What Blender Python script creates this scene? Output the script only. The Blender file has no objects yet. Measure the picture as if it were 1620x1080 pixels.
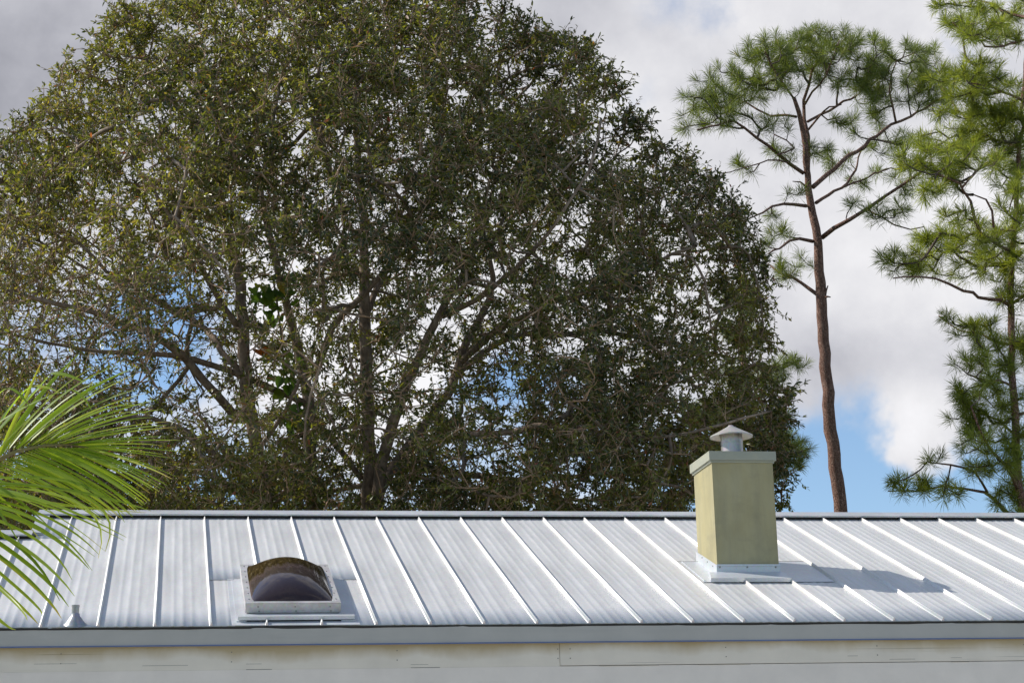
import bpy, math, random
import numpy as np
from mathutils import noise as mnoise
from mathutils import Vector, Matrix

random.seed(7)
rng = np.random.default_rng(11)
SC = bpy.context.scene
COL = SC.collection
R = math.radians

# ------------------------------------------------------------------ camera, sky, sun, exposure
CAM = np.array([0.0, 0.0, 1.6])
F_PX, YAW, PITCH, ROLL = 3017.8, 0.18, 0.2562, -0.0274
_f = np.array([math.sin(YAW) * math.cos(PITCH), math.cos(YAW) * math.cos(PITCH), math.sin(PITCH)])
_r = np.array([math.cos(YAW), -math.sin(YAW), 0.0])
_u = np.cross(_r, _f)
RIGHT = _r * math.cos(ROLL) + _u * math.sin(ROLL)
UP = -_r * math.sin(ROLL) + _u * math.cos(ROLL)
FWD = _f
cd = bpy.data.cameras.new('camera')
cam = bpy.data.objects.new('camera', cd)
COL.objects.link(cam)
cam.matrix_world = Matrix(((RIGHT[0], UP[0], -FWD[0], CAM[0]), (RIGHT[1], UP[1], -FWD[1], CAM[1]),
                           (RIGHT[2], UP[2], -FWD[2], CAM[2]), (0, 0, 0, 1)))
cd.sensor_width = 36.0
cd.lens = F_PX / 1620 * 36.0
cd.clip_end = 5000
SC.camera = cam

SUN_AZ, SUN_EL = 21.0, 42.0            # light travels to +x and a little towards the camera
SUN_D = Vector((math.cos(R(SUN_AZ)) * math.cos(R(SUN_EL)), -math.sin(R(SUN_AZ)) * math.cos(R(SUN_EL)), -math.sin(R(SUN_EL))))
sl = bpy.data.lights.new('sun', 'SUN')
sl.energy = 5.0
sl.angle = R(0.53)
sl.color = (1.0, 0.95, 0.87)
so = bpy.data.objects.new('sun', sl)
so.rotation_euler = SUN_D.to_track_quat('-Z', 'Y').to_euler()
COL.objects.link(so)

W = bpy.data.worlds.new('World')
SC.world = W
W.use_nodes = True


def build_world():
    nt = W.node_tree
    N, Lk = nt.nodes, nt.links
    N.clear()

    def nd(t, **k):
        n = N.new(t)
        for a, b in k.items():
            setattr(n, a, b)
        return n

    def val(s, v):
        if isinstance(v, (int, float)):
            s.default_value = v
        else:
            Lk.new(v, s)

    def M(op, a, b=0.0, c=None, clamp=False):
        n = nd('ShaderNodeMath', operation=op, use_clamp=clamp)
        val(n.inputs[0], a)
        val(n.inputs[1], b)
        if c is not None:
            val(n.inputs[2], c)
        return n.outputs[0]

    def noise(scale, detail, rough, vec, seed=0.0, dist=0.0):
        n = nd('ShaderNodeTexNoise', noise_dimensions='4D')
        n.inputs['Scale'].default_value = scale
        n.inputs['Detail'].default_value = detail
        n.inputs['Roughness'].default_value = rough
        n.inputs['Distortion'].default_value = dist
        n.inputs['W'].default_value = seed
        Lk.new(vec, n.inputs['Vector'])
        return n.outputs['Fac']

    out = nd('ShaderNodeOutputWorld')
    mix = nd('ShaderNodeMixShader')
    b1 = nd('ShaderNodeBackground')
    b2 = nd('ShaderNodeBackground')
    sky = nd('ShaderNodeTexSky', sky_type='NISHITA')
    sky.sun_disc = False
    sky.sun_elevation = R(SUN_EL)
    sky.sun_rotation = math.atan2(-SUN_D.x, -SUN_D.y)
    sky.air_density = 1.0
    sky.dust_density = 0.15
    sky.ozone_density = 3.5
    Lk.new(sky.outputs[0], b1.inputs['Color'])
    b1.inputs['Strength'].default_value = 0.15
    tc = nd('ShaderNodeTexCoord')
    g = tc.outputs['Generated']
    sep = nd('ShaderNodeSeparateXYZ')
    Lk.new(g, sep.inputs[0])
    az = M('ARCTAN2', sep.outputs[0], sep.outputs[1])
    el = M('ARCSINE', sep.outputs[2])
    w1 = M('MULTIPLY', M('SUBTRACT', noise(26, 4, .55, g, 3.1), 0.5), 0.07)
    w2 = M('MULTIPLY', M('SUBTRACT', noise(26, 4, .55, g, 8.7), 0.5), 0.045)
    azw, elw = M('ADD', az, w1), M('ADD', el, w2)

    def blob(a, e, sa, se, amp):
        x = M('DIVIDE', M('SUBTRACT', azw, a), sa)
        y = M('DIVIDE', M('SUBTRACT', elw, e), se)
        d = M('ADD', M('MULTIPLY', x, x), M('MULTIPLY', y, y))
        return M('MULTIPLY', M('EXPONENT', M('MULTIPLY', d, -1.0)), amp)

    def total(items):
        t = items[0]
        for i in items[1:]:
            t = M('ADD', t, i)
        return t
    # openings of blue between the clouds: azimuth, elevation, widths, depth
    big = M('ADD', M('MULTIPLY', M('SUBTRACT', noise(2.2, 3, .5, g, 1.7), 0.5), 2.6), 0.66)
    clear = total([big] + [blob(*b) for b in BLUE])
    fine = M('MULTIPLY', M('SUBTRACT', noise(14, 7, .62, g, 5.0), 0.5), 1.25)
    clear = M('ADD', clear, fine)
    mr = nd('ShaderNodeMapRange', interpolation_type='SMOOTHSTEP')
    Lk.new(clear, mr.inputs[0])
    mr.inputs[1].default_value = 0.16
    mr.inputs[2].default_value = 0.76
    mr.inputs[3].default_value = 1.0
    mr.inputs[4].default_value = 0.0
    bri = total([M('MULTIPLY', M('SUBTRACT', noise(6.5, 6, .55, g, 2.2), 0.5), 0.85),
                 M('MULTIPLY', M('SUBTRACT', noise(18, 6, .6, g, 6.6), 0.5), 0.42)] + [blob(*b) for b in TONE])
    bri = M('ADD', bri, 0.72)
    bri = M('MINIMUM', M('MAXIMUM', bri, 0.25), 0.95)
    # darker cloud bottoms are a little bluer
    cr = nd('ShaderNodeMix', data_type='RGBA')
    mr2 = nd('ShaderNodeMapRange')
    Lk.new(bri, mr2.inputs[0])
    mr2.inputs[1].default_value = 0.25
    mr2.inputs[2].default_value = 0.85
    Lk.new(mr2.outputs[0], cr.inputs['Factor'])
    cr.inputs[6].default_value = (0.92, 0.94, 1.09, 1)
    cr.inputs[7].default_value = (1.0, 0.995, 1.025, 1)
    Lk.new(cr.outputs[2], b2.inputs['Color'])
    Lk.new(bri, b2.inputs['Strength'])
    Lk.new(mr.outputs[0], mix.inputs[0])
    Lk.new(b1.outputs[0], mix.inputs[1])
    Lk.new(b2.outputs[0], mix.inputs[2])
    Lk.new(mix.outputs[0], out.inputs[0])


BLUE = [(0.345, 0.172, 0.050, 0.038, 0.80), (0.43, 0.155, 0.05, 0.022, 0.95), (0.29, 0.165, 0.03, 0.02, 0.7),
        (-0.003, 0.268, 0.030, 0.030, 0.75), (-0.02, 0.235, 0.02, 0.014, 0.5), (0.175, 0.235, 0.022, 0.012, 0.7),
        (0.03, 0.33, 0.02, 0.02, 0.5), (0.285, 0.418, 0.022, 0.012, 0.2), (0.0, 0.172, 0.03, 0.012, 0.5),
        (0.392, 0.197, 0.022, 0.022, -0.9), (0.1, 0.24, 0.05, 0.03, -0.5), (-0.1, 0.40, 0.12, 0.06, -0.7),
        (0.36, 0.29, 0.14, 0.07, -0.7), (0.36, 0.415, 0.08, 0.04, -0.5), (0.18, 0.30, 0.42, 0.24, -0.75)]
TONE = [(-0.10, 0.40, 0.11, 0.06, -0.24), (0.25, 0.38, 0.03, 0.03, 0.14), (0.38, 0.41, 0.05, 0.02, 0.05),
        (0.37, 0.235, 0.06, 0.018, -0.10), (0.38, 0.30, 0.10, 0.06, 0.16), (0.392, 0.20, 0.03, 0.02, 0.10),
        (0.11, 0.24, 0.09, 0.07, 0.3)]
build_world()

SC.view_settings.view_transform = 'Standard'
SC.view_settings.look = 'None'
SC.view_settings.exposure = 0.0
SC.view_settings.gamma = 1.0
SC.view_settings.use_curve_mapping = False


# ------------------------------------------------------------------ helpers
def at(px, py, Y):
    """a point Y metres into the scene on the line of sight of a photograph pixel"""
    d = FWD + RIGHT * ((px - 810) / F_PX) - UP * ((py - 540) / F_PX)
    return CAM + d * (Y / d[1])


def mpp(Y):
    return Y / 0.95 / F_PX


def material(name, build):
    m = bpy.data.materials.new(name)
    m.use_nodes = True
    nt = m.node_tree
    bsdf = nt.nodes['Principled BSDF']
    build(nt, nt.nodes, nt.links, bsdf)
    return m


def tex_noise(N, L, scale, detail=4, rough=.55, vec=None, stretch=None, coord='Object'):
    n = N.new('ShaderNodeTexNoise')
    n.inputs['Scale'].default_value = scale
    n.inputs['Detail'].default_value = detail
    n.inputs['Roughness'].default_value = rough
    tc = N.new('ShaderNodeTexCoord')
    src = tc.outputs[coord]
    if stretch:
        mp = N.new('ShaderNodeMapping')
        mp.inputs['Scale'].default_value = stretch
        L.new(src, mp.inputs[0])
        src = mp.outputs[0]
    L.new(src, n.inputs['Vector'])
    return n


def ramp(N, L, src, stops):
    r = N.new('ShaderNodeValToRGB')
    e = r.color_ramp.elements
    e[0].position, e[0].color = stops[0][0], (*stops[0][1], 1)
    e[1].position, e[1].color = stops[-1][0], (*stops[-1][1], 1)
    for p, c in stops[1:-1]:
        x = e.new(p)
        x.color = (*c, 1)
    L.new(src, r.inputs[0])
    return r


def bump(N, L, bsdf, src, strength, dist):
    b = N.new('ShaderNodeBump')
    b.inputs['Strength'].default_value = strength
    b.inputs['Distance'].default_value = dist
    L.new(src, b.inputs['Height'])
    L.new(b.outputs[0], bsdf.inputs['Normal'])
    return b


class MB:
    def __init__(self):
        self.v, self.f, self.mi = [], [], []

    def add(self, verts, faces, mi=0):
        o = len(self.v)
        self.v.extend([tuple(map(float, p)) for p in verts])
        self.f.extend([tuple(i + o for i in f) for f in faces])
        self.mi.extend([mi] * len(faces))
        return self

    def hexa(self, p, mi=0):
        """eight corners, bottom ring then top ring"""
        return self.add(p, [(3, 2, 1, 0), (4, 5, 6, 7), (0, 1, 5, 4), (1, 2, 6, 5), (2, 3, 7, 6), (3, 0, 4, 7)], mi)

    def box(self, a, b, mi=0):
        (x0, y0, z0), (x1, y1, z1) = a, b
        return self.hexa([(x0, y0, z0), (x1, y0, z0), (x1, y1, z0), (x0, y1, z0),
                          (x0, y0, z1), (x1, y0, z1), (x1, y1, z1), (x0, y1, z1)], mi)

    def tube(self, pts, radii, n=8, mi=0, cap=True, wob=0.0):
        pts = [np.asarray(p, float) for p in pts]
        ring = []
        prev = None
        for i, p in enumerate(pts):
            d = pts[min(i + 1, len(pts) - 1)] - pts[max(i - 1, 0)]
            d = d / (np.linalg.norm(d) + 1e-9)
            if prev is None:
                a = np.cross(d, (0, 0, 1.0) if abs(d[2]) < .9 else (1.0, 0, 0))
            else:
                a = prev - d * prev.dot(d)
            a /= np.linalg.norm(a) + 1e-9
            prev = a
            b = np.cross(d, a)
            for k in range(n):
                t = 2 * math.pi * k / n
                rr = radii[i] * (1 + (random.uniform(-wob, wob) if wob else 0))
                ring.append(p + a * math.cos(t) * rr + b * math.sin(t) * rr)
        fs = []
        for i in range(len(pts) - 1):
            for k in range(n):
                a0, a1 = i * n + k, i * n + (k + 1) % n
                fs.append((a0, a1, a1 + n, a0 + n))
        if cap:
            fs.append(tuple(range(n - 1, -1, -1)))
            fs.append(tuple(range((len(pts) - 1) * n, len(pts) * n)))
        return self.add(ring, fs, mi)

    def lathe(self, c, prof, n=24, mi=0):
        """prof: (radius, height) list; open at both ends unless the radius is 0"""
        vs, fs = [], []
        for r_, h in prof:
            for k in range(n):
                t = 2 * math.pi * k / n
                vs.append((c[0] + r_ * math.cos(t), c[1] + r_ * math.sin(t), c[2] + h))
        for i in range(len(prof) - 1):
            for k in range(n):
                fs.append((i * n + k, i * n + (k + 1) % n, (i + 1) * n + (k + 1) % n, (i + 1) * n + k))
        return self.add(vs, fs, mi)

    def build(self, name, mats, parent=None, smooth=False, angle=None):
        m = bpy.data.meshes.new(name)
        base = parent_origin(parent)
        m.from_pydata([(x - base[0], y - base[1], z - base[2]) for x, y, z in self.v], [], self.f)
        mats = mats if isinstance(mats, (list, tuple)) else [mats]
        for mt in mats:
            m.materials.append(mt)
        if len(mats) > 1:
            m.polygons.foreach_set('material_index', self.mi)
        if smooth:
            m.polygons.foreach_set('use_smooth', [True] * len(m.polygons))
            if angle:
                m.set_sharp_from_angle(angle=R(angle))
        m.update()
        return link(name, m, parent)


def parent_origin(p):
    o = Vector((0, 0, 0))
    while p is not None:
        o += p.location
        p = p.parent
    return o


def link(name, mesh, parent=None):
    o = bpy.data.objects.new(name, mesh)
    COL.objects.link(o)
    if parent is not None:
        o.parent = parent
    return o


def thing(name, label, cat, loc=(0, 0, 0), group=None):
    o = bpy.data.objects.new(name, None)
    o.empty_display_size = .3
    COL.objects.link(o)
    o.location = loc
    o['label'] = label
    o['category'] = cat
    if group:
        o['group'] = group
    return o


def np_mesh(name, verts, nper, mat, parent, tints=None, smooth=False):
    """many small faces of nper corners each from an array, as one mesh. verts: (faces*nper, 3) or (verts, faces)"""
    if isinstance(verts, tuple):
        V, Fa = verts
    else:
        V = verts
        Fa = np.arange(len(V)).reshape(-1, nper)
    base = parent_origin(parent)
    V = np.asarray(V, dtype=np.float32) - np.array(base, dtype=np.float32)
    m = bpy.data.meshes.new(name)
    nf = len(Fa)
    m.vertices.add(len(V))
    m.vertices.foreach_set('co', V.ravel())
    m.loops.add(nf * nper)
    m.loops.foreach_set('vertex_index', np.asarray(Fa, dtype=np.int32).ravel())
    m.polygons.add(nf)
    m.polygons.foreach_set('loop_start', np.arange(0, nf * nper, nper, dtype=np.int32))
    m.polygons.foreach_set('loop_total', np.full(nf, nper, dtype=np.int32))
    m.materials.append(mat)
    if tints is not None:
        at_ = m.attributes.new('tint', 'FLOAT', 'FACE')
        at_.data.foreach_set('value', np.asarray(tints, dtype=np.float32))
    if smooth:
        m.polygons.foreach_set('use_smooth', np.ones(nf, dtype=bool))
    m.update()
    m.validate()
    return link(name, m, parent)


def unit(a):
    return a / (np.linalg.norm(a, axis=-1, keepdims=True) + 1e-9)


def frusta(P0, P1, r0, r1, n):
    """prisms along the edges P0-P1, as (verts, quads)"""
    P0, P1 = np.asarray(P0, float), np.asarray(P1, float)
    E = len(P0)
    d = unit(P1 - P0)
    ref = np.where(np.abs(d[:, 2:3]) < .8, np.array([[0, 0, 1.0]]), np.array([[1.0, 0, 0]]))
    a = unit(np.cross(d, ref))
    b = np.cross(d, a)
    t = np.arange(n) * 2 * math.pi / n
    off = a[:, None, :] * np.cos(t)[None, :, None] + b[:, None, :] * np.sin(t)[None, :, None]
    V = np.concatenate([P0[:, None] + off * np.asarray(r0)[:, None, None], P1[:, None] + off * np.asarray(r1)[:, None, None]], 1)
    k = np.arange(n)
    q = np.stack([k, (k + 1) % n, (k + 1) % n + n, k + n], 1)
    Fa = (np.arange(E) * 2 * n)[:, None, None] + q[None]
    return V.reshape(-1, 3), Fa.reshape(-1, 4)


# ------------------------------------------------------------------ materials
def m_metal(name, base, metallic, rough, amt=.12, streak=None, roofing=False):
    def b(nt, N, L, s):
        n = tex_noise(N, L, 2.2, 6, .65, stretch=(2.5, .35, .35) if roofing else None)
        lo = tuple(c * (1 - amt) for c in base)
        hi = tuple(min(1, c * (1 + amt * .5)) for c in base)
        r = ramp(N, L, n.outputs['Fac'], [(.3, lo), (.7, hi)])
        col = r.outputs[0]
        # spangle of the zinc coat
        v = N.new('ShaderNodeTexVoronoi')
        v.inputs['Scale'].default_value = 60
        tc = N.new('ShaderNodeTexCoord')
        L.new(tc.outputs['Object'], v.inputs['Vector'])
        mx = N.new('ShaderNodeMix')
        mx.data_type = 'RGBA'
        mx.blend_type = 'OVERLAY'
        mx.inputs['Factor'].default_value = .10
        L.new(col, mx.inputs[6])
        L.new(v.outputs['Color'], mx.inputs[7])
        col = mx.outputs[2]
        if streak:
            sn = tex_noise(N, L, 1.0, 5, .6, stretch=streak[0])
            rr = ramp(N, L, sn.outputs['Fac'], [(.42, (1, 1, 1)), (.72, streak[1])])
            m2 = N.new('ShaderNodeMix')
            m2.data_type = 'RGBA'
            m2.blend_type = 'MULTIPLY'
            m2.inputs['Factor'].default_value = 1
            L.new(col, m2.inputs[6])
            L.new(rr.outputs[0], m2.inputs[7])
            col = m2.outputs[2]
        L.new(col, s.inputs['Base Color'])
        s.inputs['Metallic'].default_value = metallic
        rn = ramp(N, L, n.outputs['Fac'], [(.3, (rough * .85,) * 3), (.75, (rough * 1.2,) * 3)])
        L.new(rn.outputs[0], s.inputs['Roughness'])
        w = tex_noise(N, L, 5, 3, .5, stretch=(1.6, .25, .25) if roofing else None)
        bump(N, L, s, w.outputs['Fac'], .25, .004)
    return material(name, b)


def m_paint(name, base, rough=.6, stains=None, amt=.1, grain=None, bumpd=.002):
    def b(nt, N, L, s):
        n = tex_noise(N, L, 3.0, 6, .6)
        r = ramp(N, L, n.outputs['Fac'], [(.3, tuple(c * (1 - amt) for c in base)), (.7, tuple(min(1, c * (1 + amt)) for c in base))])
        col = r.outputs[0]
        for (st, sc, c, a, p0, p1) in (stains or []):
            sn = tex_noise(N, L, sc, 5, .65, stretch=st)
            rr = ramp(N, L, sn.outputs['Fac'], [(p0, (0, 0, 0)), (p1, (a, a, a))])
            m2 = N.new('ShaderNodeMix')
            m2.data_type = 'RGBA'
            L.new(rr.outputs[0], m2.inputs['Factor'])
            L.new(col, m2.inputs[6])
            m2.inputs[7].default_value = (*c, 1)
            col = m2.outputs[2]
        L.new(col, s.inputs['Base Color'])
        s.inputs['Roughness'].default_value = rough
        g = tex_noise(N, L, 30, 4, .6, stretch=grain or (1, 1, 1))
        bump(N, L, s, g.outputs['Fac'], .3, bumpd)
    return material(name, b)


def m_bark(name, c0, c1, c2, scale=14, stretch=(1, 1, .25), depth=.02):
    def b(nt, N, L, s):
        n = tex_noise(N, L, scale, 6, .65, stretch=stretch)
        n2 = tex_noise(N, L, 1.3, 4, .6)
        r = ramp(N, L, n.outputs['Fac'], [(.3, c0), (.52, c1), (.75, c2)])
        m2 = N.new('ShaderNodeMix')
        m2.data_type = 'RGBA'
        m2.blend_type = 'MULTIPLY'
        m2.inputs['Factor'].default_value = .7
        rr = ramp(N, L, n2.outputs['Fac'], [(.3, (.55, .55, .55)), (.7, (1.15, 1.1, 1.05))])
        L.new(r.outputs[0], m2.inputs[6])
        L.new(rr.outputs[0], m2.inputs[7])
        L.new(m2.outputs[2], s.inputs['Base Color'])
        s.inputs['Roughness'].default_value = .85
        s.inputs['Specular IOR Level'].default_value = .25
        bump(N, L, s, n.outputs['Fac'], .8, depth)
    return material(name, b)


def m_leaf(name, stops, rough=.4, trans=.3, spec=.5, tcol=None):
    def b(nt, N, L, s):
        a = N.new('ShaderNodeAttribute')
        a.attribute_name = 'tint'
        r = ramp(N, L, a.outputs['Fac'], stops)
        L.new(r.outputs[0], s.inputs['Base Color'])
        s.inputs['Roughness'].default_value = rough
        s.inputs['Specular IOR Level'].default_value = spec
        t = N.new('ShaderNodeBsdfTranslucent')
        m2 = N.new('ShaderNodeMix')
        m2.data_type = 'RGBA'
        m2.blend_type = 'MULTIPLY'
        m2.inputs['Factor'].default_value = 1
        L.new(r.outputs[0], m2.inputs[6])
        m2.inputs[7].default_value = (*(tcol or (2.2, 2.2, .7)), 1)
        L.new(m2.outputs[2], t.inputs[0])
        mx = N.new('ShaderNodeMixShader')
        mx.inputs[0].default_value = trans
        out = N['Material Output'] if 'Material Output' in N else N.get('Material Output')
        L.new(s.outputs[0], mx.inputs[1])
        L.new(t.outputs[0], mx.inputs[2])
        L.new(mx.outputs[0], out.inputs[0])
    return material(name, b)


MAT = {}
MAT['roof'] = m_metal('galvanised_roofing', (.725, .712, .68), .28, .45, streak=((13, .22, .22), (.90, .905, .925)), roofing=True)
MAT['trim'] = m_metal('galvanised_trim', (.58, .585, .585), .3, .45, streak=((.6, 3, 3), (.85, .86, .9)))
MAT['flash'] = m_metal('flashing_sheet', (.66, .68, .70), .35, .38)
MAT['bright'] = m_metal('bright_zinc', (.50, .49, .47), .6, .38, streak=((11, 11, .8), (.45, .40, .33)))
MAT['hat'] = m_metal('dull_zinc_cap', (.52, .48, .43), .5, .4)
MAT['curb'] = m_metal('mill_aluminium', (.62, .60, .585), .4, .45, streak=((7, 7, 7), (.72, .70, .68)))
MAT['chimney'] = m_paint('sage_stucco', (.385, .335, .175), .7,
                         [((6, 6, .6), 1.3, (.22, .21, .14), .55, .44, .74), ((1, 1, .5), 2.5, (.47, .43, .27), .5, .5, .75),
                          ((1.5, 1.5, 2.5), 1.6, (.18, .172, .12), .45, .52, .78)], .08, bumpd=.003)
MAT['band'] = m_paint('grey_green_paint', (.35, .355, .28), .55, [((2, 2, 2), 3, (.42, .40, .28), .6, .5, .7)], .08)
MAT['fascia'] = m_paint('off_white_board', (.73, .67, .57), .55,
                        [((.30, 1, 60), 1.0, (.12, .11, .10), .7, .655, .70)], .06, grain=(.15, 1, 3))


def rust_runs(m, z0, z1, colour):
    """yellow runs below the metal edge: a ragged stain fading down the board"""
    nt = m.node_tree
    N, L = nt.nodes, nt.links
    s_ = N['Principled BSDF']
    old = s_.inputs['Base Color'].links[0].from_socket
    tc = N.new('ShaderNodeTexCoord')
    sp = N.new('ShaderNodeSeparateXYZ')
    L.new(tc.outputs['Object'], sp.inputs[0])
    n = tex_noise(N, L, 1.0, 5, .6, stretch=(1.3, 1, .8))
    mr = N.new('ShaderNodeMapRange')
    mr.inputs[1].default_value, mr.inputs[2].default_value = z0, z1
    L.new(sp.outputs[2], mr.inputs[0])
    mm = N.new('ShaderNodeMath')
    mm.operation = 'MULTIPLY_ADD'
    L.new(n.outputs['Fac'], mm.inputs[0])
    mm.inputs[1].default_value = 1.5
    L.new(mr.outputs[0], mm.inputs[2])
    k = ramp(N, L, mm.outputs[0], [(.0, (0, 0, 0)), (.72, (0, 0, 0)), (1.0, (.75,) * 3)])
    k.color_ramp.elements[0].position = .5
    sc = N.new('ShaderNodeMath')
    sc.operation = 'MULTIPLY'
    sc.inputs[1].default_value = .6
    L.new(mm.outputs[0], sc.inputs[0])
    L.new(sc.outputs[0], k.inputs[0])
    m2 = N.new('ShaderNodeMix')
    m2.data_type = 'RGBA'
    L.new(k.outputs[0], m2.inputs['Factor'])
    L.new(old, m2.inputs[6])
    m2.inputs[7].default_value = (*colour, 1)
    L.new(m2.outputs[2], s_.inputs['Base Color'])


rust_runs(MAT['fascia'], 2.86, 3.055, (.40, .29, .12))
MAT['siding'] = m_paint('weathered_board', (.76, .70, .63), .6, [((.3, 1, 30), 1.0, (.25, .24, .22), .4, .66, .78)], .07, grain=(.15, 1, 3))
MAT['kick_blue'] = m_paint('blue_trim_edge', (.15, .20, .34), .5, None, .1)  # even blue for the folded kick of the drip edge
MAT['drip'] = m_paint('painted_drip_edge', (.42, .41, .38), .5, [((.4, 1, 5), 1.2, (.30, .31, .30), .5, .5, .75)], .06)
MAT['dark'] = m_paint('tar_edge', (.035, .032, .03), .9, None, .3)
MAT['gap'] = m_paint('crack_and_lap_shadow', (.17, .16, .145), .9, None, .3)  # dark tone for board cracks, also for the painted lap shadow
MAT['screw'] = m_metal('steel_screw', (.30, .29, .28), .7, .4)
MAT['well'] = m_paint('painted_light_well', (.62, .55, .54), .7, [((1, 1, 1), 3, (.40, .22, .17), .7, .45, .6)])
MAT['well_floor'] = m_paint('red_brown_curtain', (.30, .15, .13), .8, [((1, 6, 1), 3, (.55, .46, .46), .8, .45, .6)])
MAT['rubber'] = m_metal('grey_boot', (.36, .37, .39), .55, .35)
MAT['bark'] = m_bark('grey_brown_bark', (.12, .088, .064), (.28, .212, .16), (.45, .37, .295), 11, (1, 1, .45), .02)
MAT['twig'] = m_bark('pale_twig_bark', (.22, .145, .095), (.40, .275, .185), (.54, .40, .29), 9, (1, 1, 1), .004)


def m_plates(nt, N, L, s_):
    """plated pine bark: pinkish grey plates parted by dark furrows"""
    tc = N.new('ShaderNodeTexCoord')
    mp = N.new('ShaderNodeMapping')
    mp.inputs['Scale'].default_value = (15, 15, 4.5)
    L.new(tc.outputs['Object'], mp.inputs[0])
    wn = N.new('ShaderNodeTexNoise')
    wn.inputs['Scale'].default_value = 1.2
    L.new(mp.outputs[0], wn.inputs['Vector'])
    ad = N.new('ShaderNodeVectorMath')
    ad.operation = 'MULTIPLY_ADD'
    L.new(wn.outputs['Color'], ad.inputs[0])
    ad.inputs[1].default_value = (.9, .9, .9)
    L.new(mp.outputs[0], ad.inputs[2])
    v = N.new('ShaderNodeTexVoronoi')
    v.feature = 'DISTANCE_TO_EDGE'
    L.new(ad.outputs[0], v.inputs['Vector'])
    v2 = N.new('ShaderNodeTexVoronoi')
    L.new(ad.outputs[0], v2.inputs['Vector'])
    c = ramp(N, L, v2.outputs['Color'], [(.1, (.27, .14, .10)), (.5, (.38, .215, .16)), (.9, (.47, .315, .25))])
    k = ramp(N, L, v.outputs['Distance'], [(.0, (.22, .19, .18)), (.06, (.5, .46, .44)), (.14, (1, 1, 1))])
    m2 = N.new('ShaderNodeMix')
    m2.data_type = 'RGBA'
    m2.blend_type = 'MULTIPLY'
    m2.inputs['Factor'].default_value = 1
    L.new(c.outputs[0], m2.inputs[6])
    L.new(k.outputs[0], m2.inputs[7])
    L.new(m2.outputs[2], s_.inputs['Base Color'])
    s_.inputs['Roughness'].default_value = .85
    s_.inputs['Specular IOR Level'].default_value = .25
    bump(N, L, s_, k.outputs[0], .9, .03)


MAT['pine_bark'] = material('plated_pine_bark', m_plates)
MAT['pine_twig'] = m_bark('pine_twig_bark', (.05, .038, .032), (.12, .092, .078), (.2, .16, .135), 9, (1, 1, 1), .004)
MAT['leaf'] = m_leaf('olive_leaf', [(0, (.030, .042, .012)), (.28, (.054, .070, .017)), (.5, (.103, .110, .025)), (.72, (.178, .188, .040)), (.9, (.28, .265, .063)),
                                    (.96, (.24, .15, .07)), (1.0, (.28, .065, .04))], .41, .36, .9)
MAT['needle'] = m_leaf('pine_needle', [(0, (.066, .088, .022)), (.5, (.132, .165, .042)), (.9, (.20, .23, .064)), (1.0, (.26, .19, .09))], .42, .36, .5)
MAT['needle2'] = m_leaf('fresh_pine_needle', [(0, (.095, .12, .024)), (.5, (.19, .22, .044)), (.9, (.27, .295, .07)), (1.0, (.28, .22, .09))], .42, .45, .5)
MAT['palm'] = m_leaf('palm_leaflet', [(0, (.085, .14, .022)), (.5, (.175, .25, .036)), (.85, (.29, .34, .06)), (1.0, (.34, .27, .08))], .38, .58, .4)
MAT['rachis'] = m_paint('palm_rachis', (.26, .22, .09), .55, [((1, 1, 1), 5, (.20, .11, .06), .6, .5, .7)], .2)
MAT['vine'] = m_leaf('vine_leaf', [(0, (.05, .10, .018)), (.6, (.10, .17, .03)), (.9, (.26, .22, .03)), (1.0, (.42, .10, .02))], .34, .5, .5)


def m_dome(nt, N, L, s):
    out = N['Material Output']
    tr = N.new('ShaderNodeBsdfTransparent')
    tr.inputs[0].default_value = (.56, .42, .37, 1)
    gl = N.new('ShaderNodeBsdfGlossy')
    gl.inputs['Roughness'].default_value = .06
    gl.inputs[0].default_value = (1, 1, 1, 1)
    fr = N.new('ShaderNodeFresnel')
    fr.inputs[0].default_value = 1.49
    m1 = N.new('ShaderNodeMixShader')
    L.new(fr.outputs[0], m1.inputs[0])
    L.new(tr.outputs[0], m1.inputs[1])
    L.new(gl.outputs[0], m1.inputs[2])
    # algae and dust baked on the top of the bubble, running down in streaks
    tc = N.new('ShaderNodeTexCoord')
    sp = N.new('ShaderNodeSeparateXYZ')
    L.new(tc.outputs['Generated'], sp.inputs[0])
    st = tex_noise(N, L, 1.0, 6, .65, stretch=(26, 3, 2))
    ad = N.new('ShaderNodeMath')
    ad.operation = 'MULTIPLY_ADD'
    L.new(st.outputs['Fac'], ad.inputs[0])
    ad.inputs[1].default_value = .45
    L.new(sp.outputs[1], ad.inputs[2])
    k = ramp(N, L, ad.outputs[0], [(.0, (.10,) * 3), (.60, (.14,) * 3), (.80, (.88,) * 3), (1.0, (.94,) * 3)])
    dn = tex_noise(N, L, 1.0, 5, .7, stretch=(40, 9, 9))
    dc = ramp(N, L, dn.outputs['Fac'], [(.38, (.022, .015, .006)), (.60, (.060, .042, .015)), (.76, (.24, .20, .15))])
    df = N.new('ShaderNodeBsdfDiffuse')
    dm = N.new('ShaderNodeMix')
    dm.data_type = 'RGBA'
    kk = ramp(N, L, ad.outputs[0], [(.0, (0, 0, 0)), (.60, (0, 0, 0)), (.74, (1, 1, 1)), (1.0, (1, 1, 1))])
    L.new(kk.outputs[0], dm.inputs['Factor'])
    dm.inputs[6].default_value = (.24, .17, .17, 1)
    L.new(dc.outputs[0], dm.inputs[7])
    L.new(dm.outputs[2], df.inputs[0])
    m2 = N.new('ShaderNodeMixShader')
    L.new(k.outputs[0], m2.inputs[0])
    L.new(m1.outputs[0], m2.inputs[1])
    L.new(df.outputs[0], m2.inputs[2])
    L.new(m2.outputs[0], out.inputs[0])


MAT['dome'] = material('bronze_acrylic', m_dome)


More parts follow.
